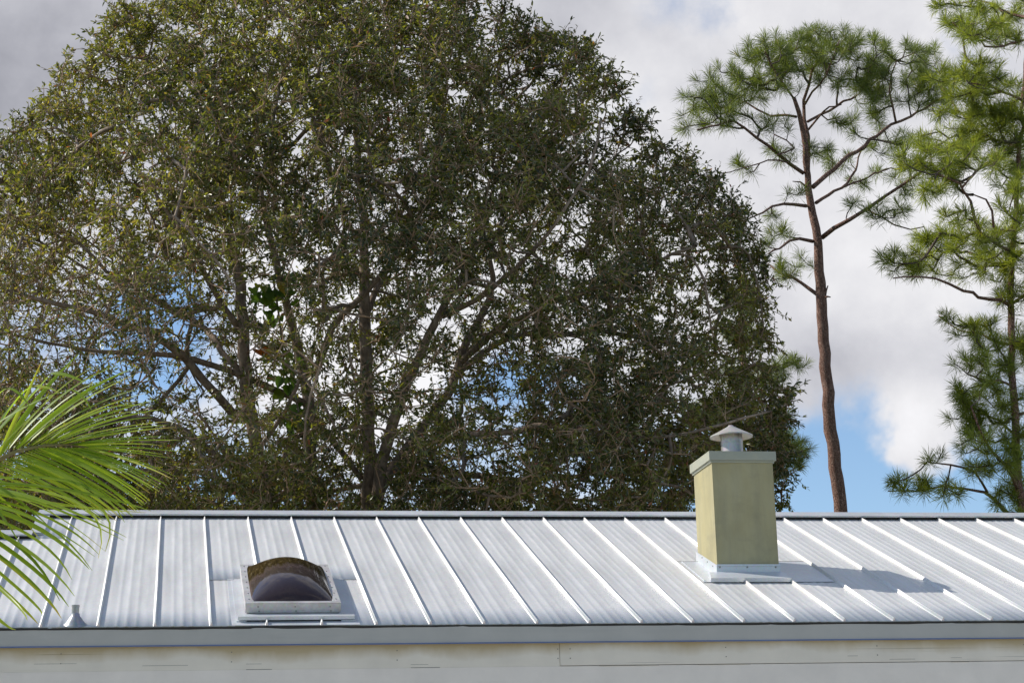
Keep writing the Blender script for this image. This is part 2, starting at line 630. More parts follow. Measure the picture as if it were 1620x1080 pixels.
def m_ground(nt, N, L, s):
    n = tex_noise(N, L, .35, 8, .7)
    n2 = tex_noise(N, L, 9, 6, .7)
    r = ramp(N, L, n.outputs['Fac'], [(.3, (.05, .065, .02)), (.55, (.08, .095, .03)), (.75, (.14, .125, .06))])
    L.new(r.outputs[0], s.inputs['Base Color'])
    s.inputs['Roughness'].default_value = .95
    bump(N, L, s, n2.outputs['Fac'], .8, .05)


MAT['ground'] = material('lawn', m_ground)

# ------------------------------------------------------------------ ground
g = MB()
n_g = 40
gv = [(-900 + 1800 * i / n_g, -600 + 2400 * j / n_g, 0) for j in range(n_g + 1) for i in range(n_g + 1)]
g.add(gv, [(j * (n_g + 1) + i, j * (n_g + 1) + i + 1, (j + 1) * (n_g + 1) + i + 1, (j + 1) * (n_g + 1) + i) for j in range(n_g) for i in range(n_g)])
go = g.build('ground', MAT['ground'])
go['kind'] = 'structure'
go['label'] = 'flat green lawn round the house'

MAT['bounce_patio'] = m_paint('pale_concrete', (.58, .54, .47), .85, [((1, 1, 1), .6, (.46, .42, .36), .6, .45, .7)], .1)
m = MB()  # unseen paving, added to bounce light up onto fascia and wall
for i in range(14):
    for j in range(4):
        m.box((-8 + 2.0 * i + .006, 5.2 + 2.1 * j + .006, -.1), (-8 + 2.0 * (i + 1) - .006, 5.2 + 2.1 * (j + 1) - .006, .06))
po = m.build('bounce_patio', MAT['bounce_patio'])
po['kind'] = 'structure'
po['label'] = 'unseen pale concrete paving added to bounce light onto the house front'

# ------------------------------------------------------------------ house
EY, EZ, PITCH_R, LEN = 14.2421, 3.1908, 0.3598, 4.0558
X0, S = 1.50969, 0.406
CA, SA = math.cos(PITCH_R), math.sin(PITCH_R)
U_LOW = 3.10
X_RAKE = -1.215
X_L, X_R = X0 - 18 * S, X0 + 23 * S
house = thing('house', 'single storey house under a shiny standing seam metal roof', 'house', (4.0, 18.2, 0.0))


def RP(x, u, v=0.0):
    return (x, EY + u * CA - v * SA, EZ + u * SA + v * CA)


def slab(mb, x0, x1, u0, u1, v0, v1, mi=0):
    return mb.hexa([RP(x0, u0, v0), RP(x1, u0, v0), RP(x1, u1, v0), RP(x0, u1, v0),
                    RP(x0, u0, v1), RP(x1, u0, v1), RP(x1, u1, v1), RP(x0, u1, v1)], mi)


RIBS = [(.17, .05, .0010), (.32, .038, .0026), (.49, .042, .0032), (.66, .038, .0026), (.83, .05, .0010)]


def ripple(t):
    """height of the pan at t = 0..1 across it: five soft pencil ribs"""
    h = 0.0
    for c, w, a in RIBS:
        h += a * math.exp(-((t - c) / w) ** 2)
    return h


_pan_cache = {}


def pan_mesh(t0, t1, u0, u1):
    key = (round(t0, 4), round(t1, 4), round(u0, 4), round(u1, 4))
    if key in _pan_cache:
        return _pan_cache[key]
    n = 56
    rows = max(2, int((u1 - u0) / .5) + 1)
    vs, fs = [], []
    for j in range(rows):
        u = u0 + (u1 - u0) * j / (rows - 1)
        for i in range(n + 1):
            t = t0 + (t1 - t0) * i / n
            x, y, z = RP(t * S, u, ripple(t))
            vs.append((x, y - house.location.y, z))
    for j in range(rows - 1):
        for i in range(n):
            fs.append((j * (n + 1) + i, j * (n + 1) + i + 1, (j + 1) * (n + 1) + i + 1, (j + 1) * (n + 1) + i))
    # a turned-down lip at the foot of the sheet gives it thickness
    o = len(vs)
    for i in range(n + 1):
        t = t0 + (t1 - t0) * i / n
        x, y, z = RP(t * S, u0, ripple(t) - .006)
        vs.append((x, y - house.location.y, z))
    for i in range(n):
        fs.append((o + i, o + i + 1, i + 1, i))
    m = bpy.data.meshes.new('roof_panel')
    m.from_pydata(vs, [], fs)
    m.materials.append(MAT['roof'])
    m.polygons.foreach_set('use_smooth', [i < (rows - 1) * n for i in range(len(fs))])
    m.update()
    _pan_cache[key] = m
    return m


_seam_cache = {}
SEAM = [(-.016, .0005), (-.011, .004), (-.008, .014), (-.0045, .025), (-.0015, .028), (.0025, .028), (.0045, .025), (.0055, .015), (.007, .0005)]


def seam_mesh(u0, u1):
    key = (round(u0, 4), round(u1, 4))
    if key in _seam_cache:
        return _seam_cache[key]
    vs, fs = [], []
    n = len(SEAM)
    for u in (u0, u1):
        for a, b in SEAM:
            x, y, z = RP(a, u, b)
            vs.append((x, y - house.location.y, z))
    for i in range(n - 1):
        fs.append((i, i + 1, n + i + 1, n + i))
    fs.append(tuple(range(n - 1, -1, -1)))
    fs.append(tuple(range(n, 2 * n)))
    m = bpy.data.meshes.new('standing_seam')
    m.from_pydata(vs, [], fs)
    m.materials.append(MAT['roof'])
    m.polygons.foreach_set('use_smooth', [len(f) == 4 for f in fs])
    m.update()
    _seam_cache[key] = m
    return m


SKY_X0, SKY_X1, SKY_U0, SKY_U1 = 0.556, 1.247, 0.25, 1.555
SKY_LAP = 1.515
CH_X0, CH_W, CH_U, CH_TOP, CH_D = 4.577, 0.547, 1.525, 4.8204, 0.587
CH_LAP = 2.12
CH_APR = 1.31
for j in range(-18, 23):
    top = LEN + .03 if j >= -6 else U_LOW + .03
    pans = [(0, 1, 0, top)]
    if j == -7:
        pans = [(0, 1, 0, U_LOW + .03), ((X_RAKE + .02 - (X0 + j * S)) / S, 1, U_LOW + .03, LEN + .03)]
    if j in (-3, -2, -1):
        pans = [(0, 1, SKY_LAP - .03, top)]
        if j == -3:
            pans.append((0, .42, 0, SKY_LAP - .03))
        elif j == -1:
            pans.append((.66, 1, 0, SKY_LAP - .03))
    seams = [(0, top)]
    if j in (-2, -1):
        seams = [(SKY_U1 + .02, top), (0, .085)]
    if j == 8:
        seams = [(2.26, top), (0, CH_APR)]
    if j == 9:
        seams = [(2.26, top), (0, CH_APR)]
    first = None
    for q in pans:
        o = link('roof_panel', pan_mesh(*q), house)
        o.location = (X0 + j * S - house.location.x, 0, 0)
        first = first or o
    for q in seams:
        s_ = link('standing_seam', seam_mesh(*q), first)

# ridge cap: folded trim with a shadow gap under its lip
def ridge_cap(x0, x1, ul, name='ridge_cap'):
    m = MB()
    u2 = ul + .155
    yr = RP(0, u2)[1]
    prof = [(ul + .004, .030), (ul - .002, .032), (ul - .002, .047), (u2, .052)]
    pts = [RP(0, u, v)[1:] for u, v in prof]
    mir = [(2 * yr - y, z) for y, z in reversed(pts)]
    ring = pts + [(yr, pts[-1][1] + .004)] + mir
    n = len(ring)
    segs = max(1, int((x1 - x0) / 3))
    for k in range(segs):
        a, b = x0 + (x1 - x0) * k / segs, x0 + (x1 - x0) * (k + 1) / segs - .0
        m.add([(a, y, z) for y, z in ring] + [(b, y, z) for y, z in ring], [(i, n + i, n + i + 1, i + 1) for i in range(n - 1)])
    # dark closure strip set back under the lip
    m.add([RP(x0, ul + .02, .001), RP(x1, ul + .02, .001), RP(x1, ul + .02, .046), RP(x0, ul + .02, .046)], [(0, 1, 2, 3)], 1)
    return m.build(name, [MAT['trim'], MAT['dark']], house)


ridge_cap(X_RAKE - .02, X_R + .05, LEN)
ridge_cap(X_L, X_RAKE - .005, U_LOW)
m = MB()
slab(m, X_RAKE - .025, X_RAKE + .085, U_LOW + .165, LEN - .004, .004, .030)
slab(m, X_RAKE - .030, X_RAKE - .024, U_LOW + .165, LEN + .1, -.12, .030)
m.build('rake_trim', MAT['trim'], house)
# far slopes and gable ends
m = MB()
yr = RP(0, LEN + .155)[1]
zr = RP(0, LEN + .155)[2]
m.add([(X_RAKE, yr, zr - .005), (X_R, yr, zr - .005), (X_R, 2 * yr - EY, EZ - .05), (X_RAKE, 2 * yr - EY, EZ - .05)], [(0, 1, 2, 3)])
yl, zl = RP(0, U_LOW + .155)[1:]
m.add([(X_L, yl, zl - .005), (X_RAKE - .03, yl, zl - .005), (X_RAKE - .03, 2 * yl - EY, EZ - .05), (X_L, 2 * yl - EY, EZ - .05)], [(0, 1, 2, 3)])
m.build('rear_roof_sheet', MAT['roof'], house)
m = MB()
m.add([(X_RAKE - .01, yl - .4, EZ - .4), (X_RAKE - .01, 2 * yr - EY - .3, EZ - .4), (X_RAKE - .01, yr, zr - .02), RP(X_RAKE - .01, U_LOW - .05, -.01)],
      [(0, 1, 2, 3)])
m.build('gable_wall', MAT['siding'], house)
# tar paper edge, drip edge, fascia boards, wall boards
m = MB()
nseg = 90
top, bot = [], []
for i in range(nseg + 1):
    x = X_L + (X_R - X_L) * i / nseg
    top.append(RP(x, -.012 - random.uniform(0, .006), -.004))
    bot.append(RP(x, -.016 - random.uniform(0, .004), -.016 - random.uniform(0, .005)))
back = [RP(X_L + (X_R - X_L) * i / nseg, .02, -.012) for i in range(nseg + 1)]
k = nseg + 1
m.add(top + bot + back, [(i, k + i, k + i + 1, i + 1) for i in range(nseg)] + [(2 * k + i, i, i + 1, 2 * k + i + 1) for i in range(nseg)])
m.build('underlay_edge', MAT['dark'], house)
DZ = 3.176
cuts = [X_L, -0.75, .55, 4.95, X_R]
cuts = [X_L, 0.58, 6.2, X_R]
for i in range(3):
    m = MB()
    a, b = cuts[i], cuts[i + 1] + (.03 if i < 2 else 0)
    dy = .0015 * (i % 2)
    sag = [0, -.006, .002][i]
    y0 = EY - .008 - dy
    m.hexa([(a, y0, DZ - .124 + sag * .3), (b, y0, DZ - .124), (b, EY + .02, DZ - .124), (a, EY + .02, DZ - .124),
            (a, y0, DZ), (b, y0, DZ), (b, EY + .02, DZ), (a, EY + .02, DZ)])
    # folded kick at the foot
    m.hexa([(a, y0 - .014, DZ - .134), (b, y0 - .014, DZ - .134), (b, y0 + .004, DZ - .130), (a, y0 + .004, DZ - .130),
            (a, y0 - .012, DZ - .130), (b, y0 - .012, DZ - .130), (b, y0 + .004, DZ - .120), (a, y0 + .004, DZ - .120)], 1)
    m.build('drip_edge', [MAT['drip'], MAT['kick_blue']], house)
fx = [X_L, -3.3, 2.895, 7.0, X_R]
for i in range(4):
    m = MB()
    dy = [0, .002, -.001, .0015][i]
    m.box((fx[i] + .0015, EY + .012 + dy, 2.872 + [.002, 0, .004, 0][i]), (fx[i + 1] - .0015, EY + .05, DZ - .125))
    xx = fx[i] + .3
    while xx < fx[i + 1] - .5:          # opened joint along the foot of the board, a chip here and there
        l_ = random.uniform(.1, .55)
        if random.random() < .55:
            m.box((xx, EY + .0105 + dy, 2.871), (min(xx + l_, fx[i + 1] - .01), EY + .02, 2.871 + random.uniform(.0015, .004)), 1)
        if random.random() < .3:
            zq = random.uniform(2.89, 2.93)
            m.box((xx, EY + .0112 + dy, zq), (min(xx + l_ * .6, fx[i + 1] - .01), EY + .02, zq + random.uniform(.0012, .003)), 1)
        xx += l_ + random.uniform(.05, .5)
    for nx in np.arange(fx[i] + .08, fx[i + 1], 1.22):
        for nz in (2.93, 3.0):
            m.box((nx - .0035, EY + .009 + dy, nz - .0035), (nx + .0035, EY + .02, nz + .0035), 1)
    m.build('fascia_board', [MAT['fascia'], MAT['gap']], house)
zb = 2.8715
row = 0
while zb > .3:
    m = MB()
    y0 = EY + (.0145 if row == 0 else .020)
    m.hexa([(X_L + .1, y0, zb - .19), (X_R - .1, y0, zb - .19), (X_R - .1, EY + .12, zb - .19), (X_L + .1, EY + .12, zb - .19),
            (X_L + .1, y0 + (0 if row == 0 else .008), zb), (X_R - .1, y0 + (0 if row == 0 else .008), zb), (X_R - .1, EY + .12, zb), (X_L + .1, EY + .12, zb)])
    m.build('siding_board', MAT['siding'], house)
    zb -= .19
    row += 1
m = MB()
m.box((X_L + .1, EY + .13, 0), (X_R - .1, EY + .25, 3.15))
m.box((X_L + .1, EY + .13, 0), (X_L + .2, 2 * yl - EY - .3, 3.15))
m.box((X_R - .2, EY + .13, 0), (X_R - .1, 2 * yr - EY - .3, 3.15))
m.box((X_L + .1, 2 * yl - EY - .4, 0), (X_R - .1, 2 * yl - EY - .3, 3.15))
m.build('wall', MAT['siding'], house)

# skylight ------------------------------------------------------------------
m = MB()
CB = .10
t = .035
slab(m, SKY_X0, SKY_X1, SKY_U0, SKY_U0 + t, .004, CB)
slab(m, SKY_X0, SKY_X1, SKY_U1 - t, SKY_U1, .004, CB)
slab(m, SKY_X0, SKY_X0 + t, SKY_U0 + t, SKY_U1 - t, .004, CB - .001)
slab(m, SKY_X1 - t, SKY_X1, SKY_U0 + t, SKY_U1 - t, .004, CB - .001)
# the angle retaining frame round the curb, overhanging its head
e = .012
slab(m, SKY_X0 - e, SKY_X1 + e, SKY_U0 - e, SKY_U0 - .001, .038, CB + .006)
slab(m, SKY_X0 - e, SKY_X0 - .001, SKY_U0, SKY_U1 + e, .038, CB + .006)
slab(m, SKY_X1 + .001, SKY_X1 + e, SKY_U0, SKY_U1 + e, .038, CB + .006)
sky_l = m.build('skylight', MAT['curb'], house)
sky_l['label'] = 'bubble skylight with dirty bronze dome'
m = MB()
slab(m, SKY_X0 - e, SKY_X0 + .05, SKY_U0 + .045, SKY_U1 - .03, CB + .007, CB + .012)
slab(m, SKY_X1 - .05, SKY_X1 + e, SKY_U0 + .045, SKY_U1 - .03, CB + .007, CB + .012)
slab(m, SKY_X0 - e, SKY_X1 + e, SKY_U0 - e, SKY_U0 + .045, CB + .007, CB + .012)
slab(m, SKY_X0 - e, SKY_X1 + e, SKY_U1 - .03, SKY_U1 + e, CB + .007, CB + .012)
m.build('retaining_frame', MAT['curb'], sky_l)
nu, nv = 36, 40
dv, df = [], []
ax0, ax1, au0, au1 = SKY_X0 + .03, SKY_X1 - .03, SKY_U0 + .04, SKY_U1 - .03
for j in range(nv + 1):
    b = -1 + 2 * j / nv
    for i in range(nu + 1):
        a = -1 + 2 * i / nu
        h = .152 * max(0, 1 - abs(a) ** 2.0) ** .85 * max(0, 1 - abs(b) ** 3.6) ** .75
        dv.append(RP((ax0 + ax1) / 2 + a * (ax1 - ax0) / 2, (au0 + au1) / 2 + b * (au1 - au0) / 2, CB + .004 + h))
for j in range(nv):
    for i in range(nu):
        df.append((j * (nu + 1) + i, j * (nu + 1) + i + 1, (j + 1) * (nu + 1) + i + 1, (j + 1) * (nu + 1) + i))
m = MB().add(dv, df)
m.build('dome', MAT['dome'], sky_l, True)
# light well under the dome
m = MB()
x0_, x1_, u0_, u1_ = SKY_X0 + t + .001, SKY_X1 - t - .001, SKY_U0 + t + .001, SKY_U1 - t - .001
zb_ = 2.95
c4 = [RP(x0_, u0_, .09), RP(x1_, u0_, .09), RP(x1_, u1_, .09), RP(x0_, u1_, .09)]
c4b = [(p[0], p[1], zb_) for p in c4]
m.add(c4 + c4b, [(0, 1, 5, 4), (1, 2, 6, 5), (2, 3, 7, 6), (3, 0, 4, 7)], 0)
m.add(c4b, [(0, 1, 2, 3)], 1)
m.build('light_well', [MAT['well'], MAT['well_floor']], sky_l)
m = MB()
for (fx0, fx1, fu0, fu1) in ((.440, SKY_X0, .0, SKY_LAP), (SKY_X1, 1.385, .0, SKY_LAP), (SKY_X0, SKY_X1, .0, SKY_U0)):
    slab(m, fx0, fx1, fu0 + .004, fu1, -.004, .003)
slab(m, SKY_X1 + .005, 1.36, .10, SKY_LAP - .06, .004, .012)        # saddle sheets either side
slab(m, .475, SKY_X0 - .005, .10, SKY_LAP - .06, .004, .010)
m.build('flashing', MAT['flash'], sky_l)
m = MB()
m.hexa([RP(.485, .090, .018), RP(1.352, .100, .018), RP(1.36, .245, .014), RP(.49, .245, .014),
        RP(.485, .090, .046), RP(1.352, .100, .046), RP(1.36, .245, .030), RP(.49, .245, .030)])
m.build('apron', MAT['flash'], sky_l)
for fx_ in (.12, .52, .9):
    for fv in (.05, .083):
        m = MB()
        c = RP(SKY_X0 + (SKY_X1 - SKY_X0) * (fx_ + (.01 if fv < .06 else 0)), SKY_U0 - e - .004, fv)
        m.tube([c, (c[0], c[1] + .008 * CA, c[2] + .008 * SA)], [.006, .007], 8)
        m.build('screw', MAT['screw'], sky_l)
for side in (SKY_X0 + .018, SKY_X1 - .018):
    for i in range(7):
        m = MB()
        c = RP(side, SKY_U0 + .1 + i * .19, CB + .012)
        m.tube([c, RP(side, SKY_U0 + .1 + i * .19, CB + .018)], [.006, .004], 8)
        m.build('screw', MAT['screw'], sky_l)

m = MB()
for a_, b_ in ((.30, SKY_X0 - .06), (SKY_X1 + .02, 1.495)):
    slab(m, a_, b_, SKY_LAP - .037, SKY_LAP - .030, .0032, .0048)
m.build('lap_shadow_strip', MAT['gap'], sky_l)  # dark strips painted in for the shadow under the sheet lap

# chimney --------------------------------------------------------------------
cy0 = EY + CH_U * CA
cy1 = cy0 + CH_D
cx0, cx1 = CH_X0, CH_X0 + CH_W
zt = CH_TOP


def roofz(y):
    return EZ + (y - EY) * SA / CA


m = MB()
rows, cols = 14, 8


def wall_face(p00, p10, p11, p01, nrm, amp):
    vs, fs = [], []
    for j in range(rows + 1):
        for i in range(cols + 1):
            a, b = i / cols, j / rows
            p = (1 - a) * (1 - b) * np.array(p00) + a * (1 - b) * np.array(p10) + a * b * np.array(p11) + (1 - a) * b * np.array(p01)
            w = math.sin(math.pi * a) * math.sin(math.pi * b) ** .5
            p = p + np.array(nrm) * amp * w * (1 + .5 * math.sin(7 * b + 3 * a))
            vs.append(p)
    for j in range(rows):
        for i in range(cols):
            q = j * (cols + 1) + i
            fs.append((q, q + 1, q + cols + 2, q + cols + 1))
    m.add(vs, fs)


zf, zk = roofz(cy0) - .05, roofz(cy1) - .05
wall_face((cx0, cy0, zf), (cx1, cy0, zf), (cx1, cy0, zt - .05), (cx0, cy0, zt - .05), (0, -1, 0), .004)
wall_face((cx0, cy1, zk), (cx0, cy0, zf), (cx0, cy0, zt - .05), (cx0, cy1, zt - .05), (-1, 0, 0), .004)
wall_face((cx1, cy0, zf), (cx1, cy1, zk), (cx1, cy1, zt - .05), (cx1, cy0, zt - .05), (1, 0, 0), .004)
wall_face((cx1, cy1, zk), (cx0, cy1, zk), (cx0, cy1, zt - .05), (cx1, cy1, zt - .05), (0, 1, 0), .004)
chim = m.build('chimney', MAT['chimney'], house, True, 40)
chim['label'] = 'square olive chimney shaft with metal flue on top'
m = MB()
o = .027
m.box((cx0 - o, cy0 - o, zt - .078), (cx1 + o, cy1 + o, zt))
m.box((cx0 - .012, cy0 - .012, zt - .098), (cx1 + .012, cy1 + .012, zt - .0785))
m.build('chimney_cap', MAT['band'], chim)
fc = ((cx0 + cx1) / 2 + .005, (cy0 + cy1) / 2, zt)
m = MB()
m.lathe(fc, [(.105, .001), (.103, .012), (.099, .014), (.097, .02), (.097, .130), (.0985, .131), (.0985, .138), (.097, .139), (.097, .235)], 28)
m.lathe(fc, [(.090, .235), (.090, .02)], 28)
m.build('flue_pipe', MAT['bright'], chim, True, 40)
m = MB()
m.lathe((fc[0], fc[1], fc[2] + .19), [(.190, .0), (.190, .010), (.186, .012), (.11, .052), (.03, .095), (.020, .107), (.001, .112)], 28)
m.lathe((fc[0], fc[1], fc[2] + .19), [(.001, .104), (.11, .046), (.184, .004), (.190, 0)], 28)
for kx in (0, 1, 2):
    a = 2 * math.pi * kx / 3 + .4
    px_, py_ = fc[0] + .097 * math.cos(a), fc[1] + .097 * math.sin(a)
    m.tube([(px_, py_, zt + .17), (px_ + .012 * math.cos(a), py_ + .012 * math.sin(a), zt + .228)], [.006, .006], 6)
m.build('rain_cap', MAT['hat'], chim, True, 35)
# base flashing
m = MB()
fz = roofz(cy0)
m.hexa([(cx0 - .008, cy0 - .010, fz - .01), (cx1 + .008, cy0 - .010, fz - .01), (cx1 + .008, cy0 - .004, fz - .01), (cx0 - .008, cy0 - .004, fz - .01),
        (cx0 - .008, cy0 - .010, fz + .105), (cx1 + .008, cy0 - .010, fz + .105), (cx1 + .008, cy0 - .004, fz + .108), (cx0 - .008, cy0 - .004, fz + .108)])
m.box((cx0 - .009, cy0 - .017, fz + .098), (cx1 + .010, cy0 - .0105, fz + .112))
m.build('base_flashing', MAT['flash'], chim)
for xs, sgn in ((cx0 - .004, -1), (cx1 + .004, 1)):
    m = MB()
    xa, xb = sorted((xs, xs + sgn * .006))
    yb = cy1 + .03
    m.hexa([(xa, cy0 - .012, fz - .02), (xb, cy0 - .012, fz - .02), (xb, yb, roofz(yb) - .02), (xa, yb, roofz(yb) - .02),
            (xa, cy0 - .012, fz + .105), (xb, cy0 - .012, fz + .105), (xb, yb, roofz(yb) + .085), (xa, yb, roofz(yb) + .085)])
    m.build('step_flashing', MAT['flash'], chim)
m = MB()
slab(m, X0 + 7 * S + .045, X0 + 10 * S - .025, CH_APR + .02, CH_LAP, .0055, .0085)
m.hexa([RP(4.455, CH_APR, .012), RP(5.165, CH_APR, .012), RP(5.15, CH_U - .012, .010), RP(4.50, CH_U - .012, .010),
        RP(4.455, CH_APR, .046), RP(5.165, CH_APR, .046), RP(5.15, CH_U - .012, .052), RP(4.50, CH_U - .012, .052)])
slab(m, X0 + 7 * S + .060, X0 + 7 * S + .068, CH_APR + .05, CH_LAP - .01, .009, .016)
m.build('roof_flashing', MAT['flash'], chim)
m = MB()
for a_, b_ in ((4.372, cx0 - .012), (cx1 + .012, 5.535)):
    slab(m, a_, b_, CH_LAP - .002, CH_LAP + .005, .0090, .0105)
m.build('lap_shadow_strip', MAT['gap'], chim)  # dark strips stand in for shade along the chimney lap
for sx in (.035, .48, .94):
    m = MB()
    c = (cx0 + CH_W * sx, cy0 - .016, fz + .088)
    m.tube([(c[0], c[1] - .004, c[2]), (c[0], c[1] + .006, c[2])], [.006, .008], 8)
    m.build('screw', MAT['screw'], chim)
for k in range(3):
    m = MB()
    yy = cy0 + .10 + .16 * k
    zz = roofz(yy) + .075
    m.tube([(cx0 - .014, yy, zz), (cx0 - .008, yy, zz)], [.005, .007], 8)
    m.build('screw', MAT['screw'], chim)

# vent pipe at the eave ----------------------------------------------------------
vb = np.array(RP(-.69, .055, 0))
m = MB()
m.lathe(vb, [(.027, .04), (.027, .13), (.029, .132), (.029, .145), (.024, .145), (.024, .08)], 20)
vp = m.build('vent_pipe', MAT['bright'], house, True, 40)
vp['label'] = 'short metal vent pipe with conical boot at the eave'
m = MB()
bn = np.array((0, -SA, CA))
prof = [(.085, .002), (.081, .010), (.073, .013), (.067, .024), (.040, .058), (.035, .066), (.033, .082), (.028, .084)]
vs, fs = [], []
for r_, h in prof:
    k_ = min(1, h / .08)
    ax = bn * (1 - k_) + np.array((0, 0, 1)) * k_
    for i in range(24):
        a = 2 * math.pi * i / 24
        p = vb + np.array((r_ * math.cos(a), 0, 0)) + np.array((0, CA * (1 - k_) + k_, SA * (1 - k_))) * r_ * math.sin(a) + ax * h
        vs.append(p)
for j in range(len(prof) - 1):
    for i in range(24):
        fs.append((j * 24 + i, j * 24 + (i + 1) % 24, (j + 1) * 24 + (i + 1) % 24, (j + 1) * 24 + i))
m.add(vs, fs)
m.build('pipe_boot', MAT['rubber'], vp, True, 50)


# ------------------------------------------------------------------ trees
def smooth_path(pts, step):
    """Catmull-Rom through pts (N x 4: x, y, z, radius), resampled to about step metres"""
    P = np.asarray(pts, float)
    if len(P) == 2:
        P = np.array([P[0], P.mean(0), P[1]])
    Q = np.vstack([2 * P[0] - P[1], P, 2 * P[-1] - P[-2]])
    out = []
    for i in range(1, len(Q) - 2):
        d = np.linalg.norm(Q[i + 1, :3] - Q[i, :3])
        n = max(1, int(d / step))
        for k in range(n):
            t = k / n
            a, b, c, e_ = Q[i - 1], Q[i], Q[i + 1], Q[i + 2]
            out.append(.5 * (2 * b + (c - a) * t + (2 * a - 5 * b + 4 * c - e_) * t * t + (3 * b - a - 3 * c + e_) * t ** 3))
    out.append(Q[-2])
    o = np.array(out)
    o[:, 3] = np.maximum(o[:, 3], .004)
    return o


class Skeleton:
    def __init__(self):
        self.P, self.par, self.plen, self.limb, self.seed = [], [], [], [], []

    def add(self, p, par, limb):
        self.P.append(np.asarray(p, float))
        self.par.append(par)
        self.plen.append(0 if par < 0 else self.plen[par] + np.linalg.norm(self.P[-1] - self.P[par]))
        self.limb.append(limb)
        return len(self.P) - 1

    def grow(self, targets, step, bf, jit, lift=0.0, first=0):
        """joins each target to the nearest branch already there, nearest targets first"""
        n0 = len(self.P)
        cap = n0 + int(len(targets) * 14) + 10
        A = np.zeros((cap, 3))
        LQ = np.zeros(cap)
        A[:n0] = self.P
        LQ[:n0] = self.plen
        n = n0
        T = np.asarray(targets, float)
        d0 = np.array([np.min(np.linalg.norm(A[first:n0] - t, axis=1)) for t in T])
        ends = np.full(len(T), -1)
        for ti in np.argsort(d0):
            tt = T[ti]
            d = np.sqrt(((A[first:n] - tt) ** 2).sum(1))
            j = first + int(np.argmin(d + bf * LQ[first:n]))
            p0 = A[j].copy()
            L_ = np.linalg.norm(tt - p0)
            k = max(1, int(round(L_ / step)))
            k = min(k, 12)
            cur = j
            side = rng.normal(0, 1, 3) * jit * L_
            side[2] += -lift * L_
            for s in range(1, k + 1):
                f = s / k
                p = p0 + (tt - p0) * f + side * math.sin(math.pi * f) + (rng.normal(0, 1, 3) * jit * step * .6 if s < k else 0)
                cur = self.add(p, cur, self.limb[cur])
                if n < cap:
                    A[n] = p
                    LQ[n] = self.plen[cur]
                    n += 1
            ends[ti] = cur
        return ends

    def radii(self, tip, power):
        n = len(self.P)
        acc = np.zeros(n)
        kids = np.zeros(n, int)
        for i in range(n):
            if self.par[i] >= 0:
                kids[self.par[i]] += 1
        for i in range(n - 1, -1, -1):
            if kids[i] == 0 or acc[i] == 0:
                acc[i] = tip ** power
            if self.par[i] >= 0:
                acc[self.par[i]] += acc[i]
        return acc ** (1 / power)


def traced(sk, limbs, Y0, obj_parent, mats, names, step=.25, nside=9, wob=.04, rs=(.8, .8), crook=0):
    """limbs: (name, px width scale, [(px, py, dY, r_px)...], attach) -> tube objects, and nodes for the growth"""
    objs = []
    for li, (name, pts) in enumerate(limbs):
        W3 = [(*at(px, py, Y0 + dy), r * mpp(Y0 + dy) * rs[0 if name == 'trunk' else 1]) for px, py, dy, r in pts]
        path = smooth_path(W3, step)
        path[1:-1, :3] += rng.normal(0, .012, (len(path) - 2, 3))
        if crook and name == 'bough':
            ph = rng.uniform(0, 6.28, 6)
            tt_ = np.arange(len(path))
            amp = np.clip(tt_ / 4, 0, 1)
            for a_ in range(3):
                path[:, a_] += amp * crook * (np.sin(tt_ * .9 + ph[a_]) * .6 + np.sin(tt_ * 2.1 + ph[a_ + 3]) * .5)
        m = MB()
        m.tube([p[:3] for p in path], [p[3] for p in path], nside if path[0, 3] > .04 else 6, wob=wob)
        o = m.build(name, mats, obj_parent, True)
        objs.append(o)
        # nearest earlier node is the parent
        par = -1
        if sk.P:
            par = int(np.argmin(np.linalg.norm(np.array(sk.P) - path[0, :3], axis=1)))
        for p in path:
            par = sk.add(p[:3], par, li)
    return objs


def in_poly(x, y, poly):
    inside = np.zeros(len(x), bool)
    j = len(poly) - 1
    for i in range(len(poly)):
        xi, yi = poly[i]
        xj, yj = poly[j]
        c = ((yi > y) != (yj > y)) & (x < (xj - xi) * (y - yi) / (yj - yi + 1e-9) + xi)
        inside ^= c
        j = i
    return inside


def poly_dist(x, y, poly):
    d = np.full(len(x), 1e9)
    for i in range(len(poly)):
        a, b = np.array(poly[i], float), np.array(poly[(i + 1) % len(poly)], float)
        ab = b - a
        t = np.clip(((x - a[0]) * ab[0] + (y - a[1]) * ab[1]) / (ab @ ab), 0, 1)
        d = np.minimum(d, np.hypot(x - a[0] - t * ab[0], y - a[1] - t * ab[1]))
    return d


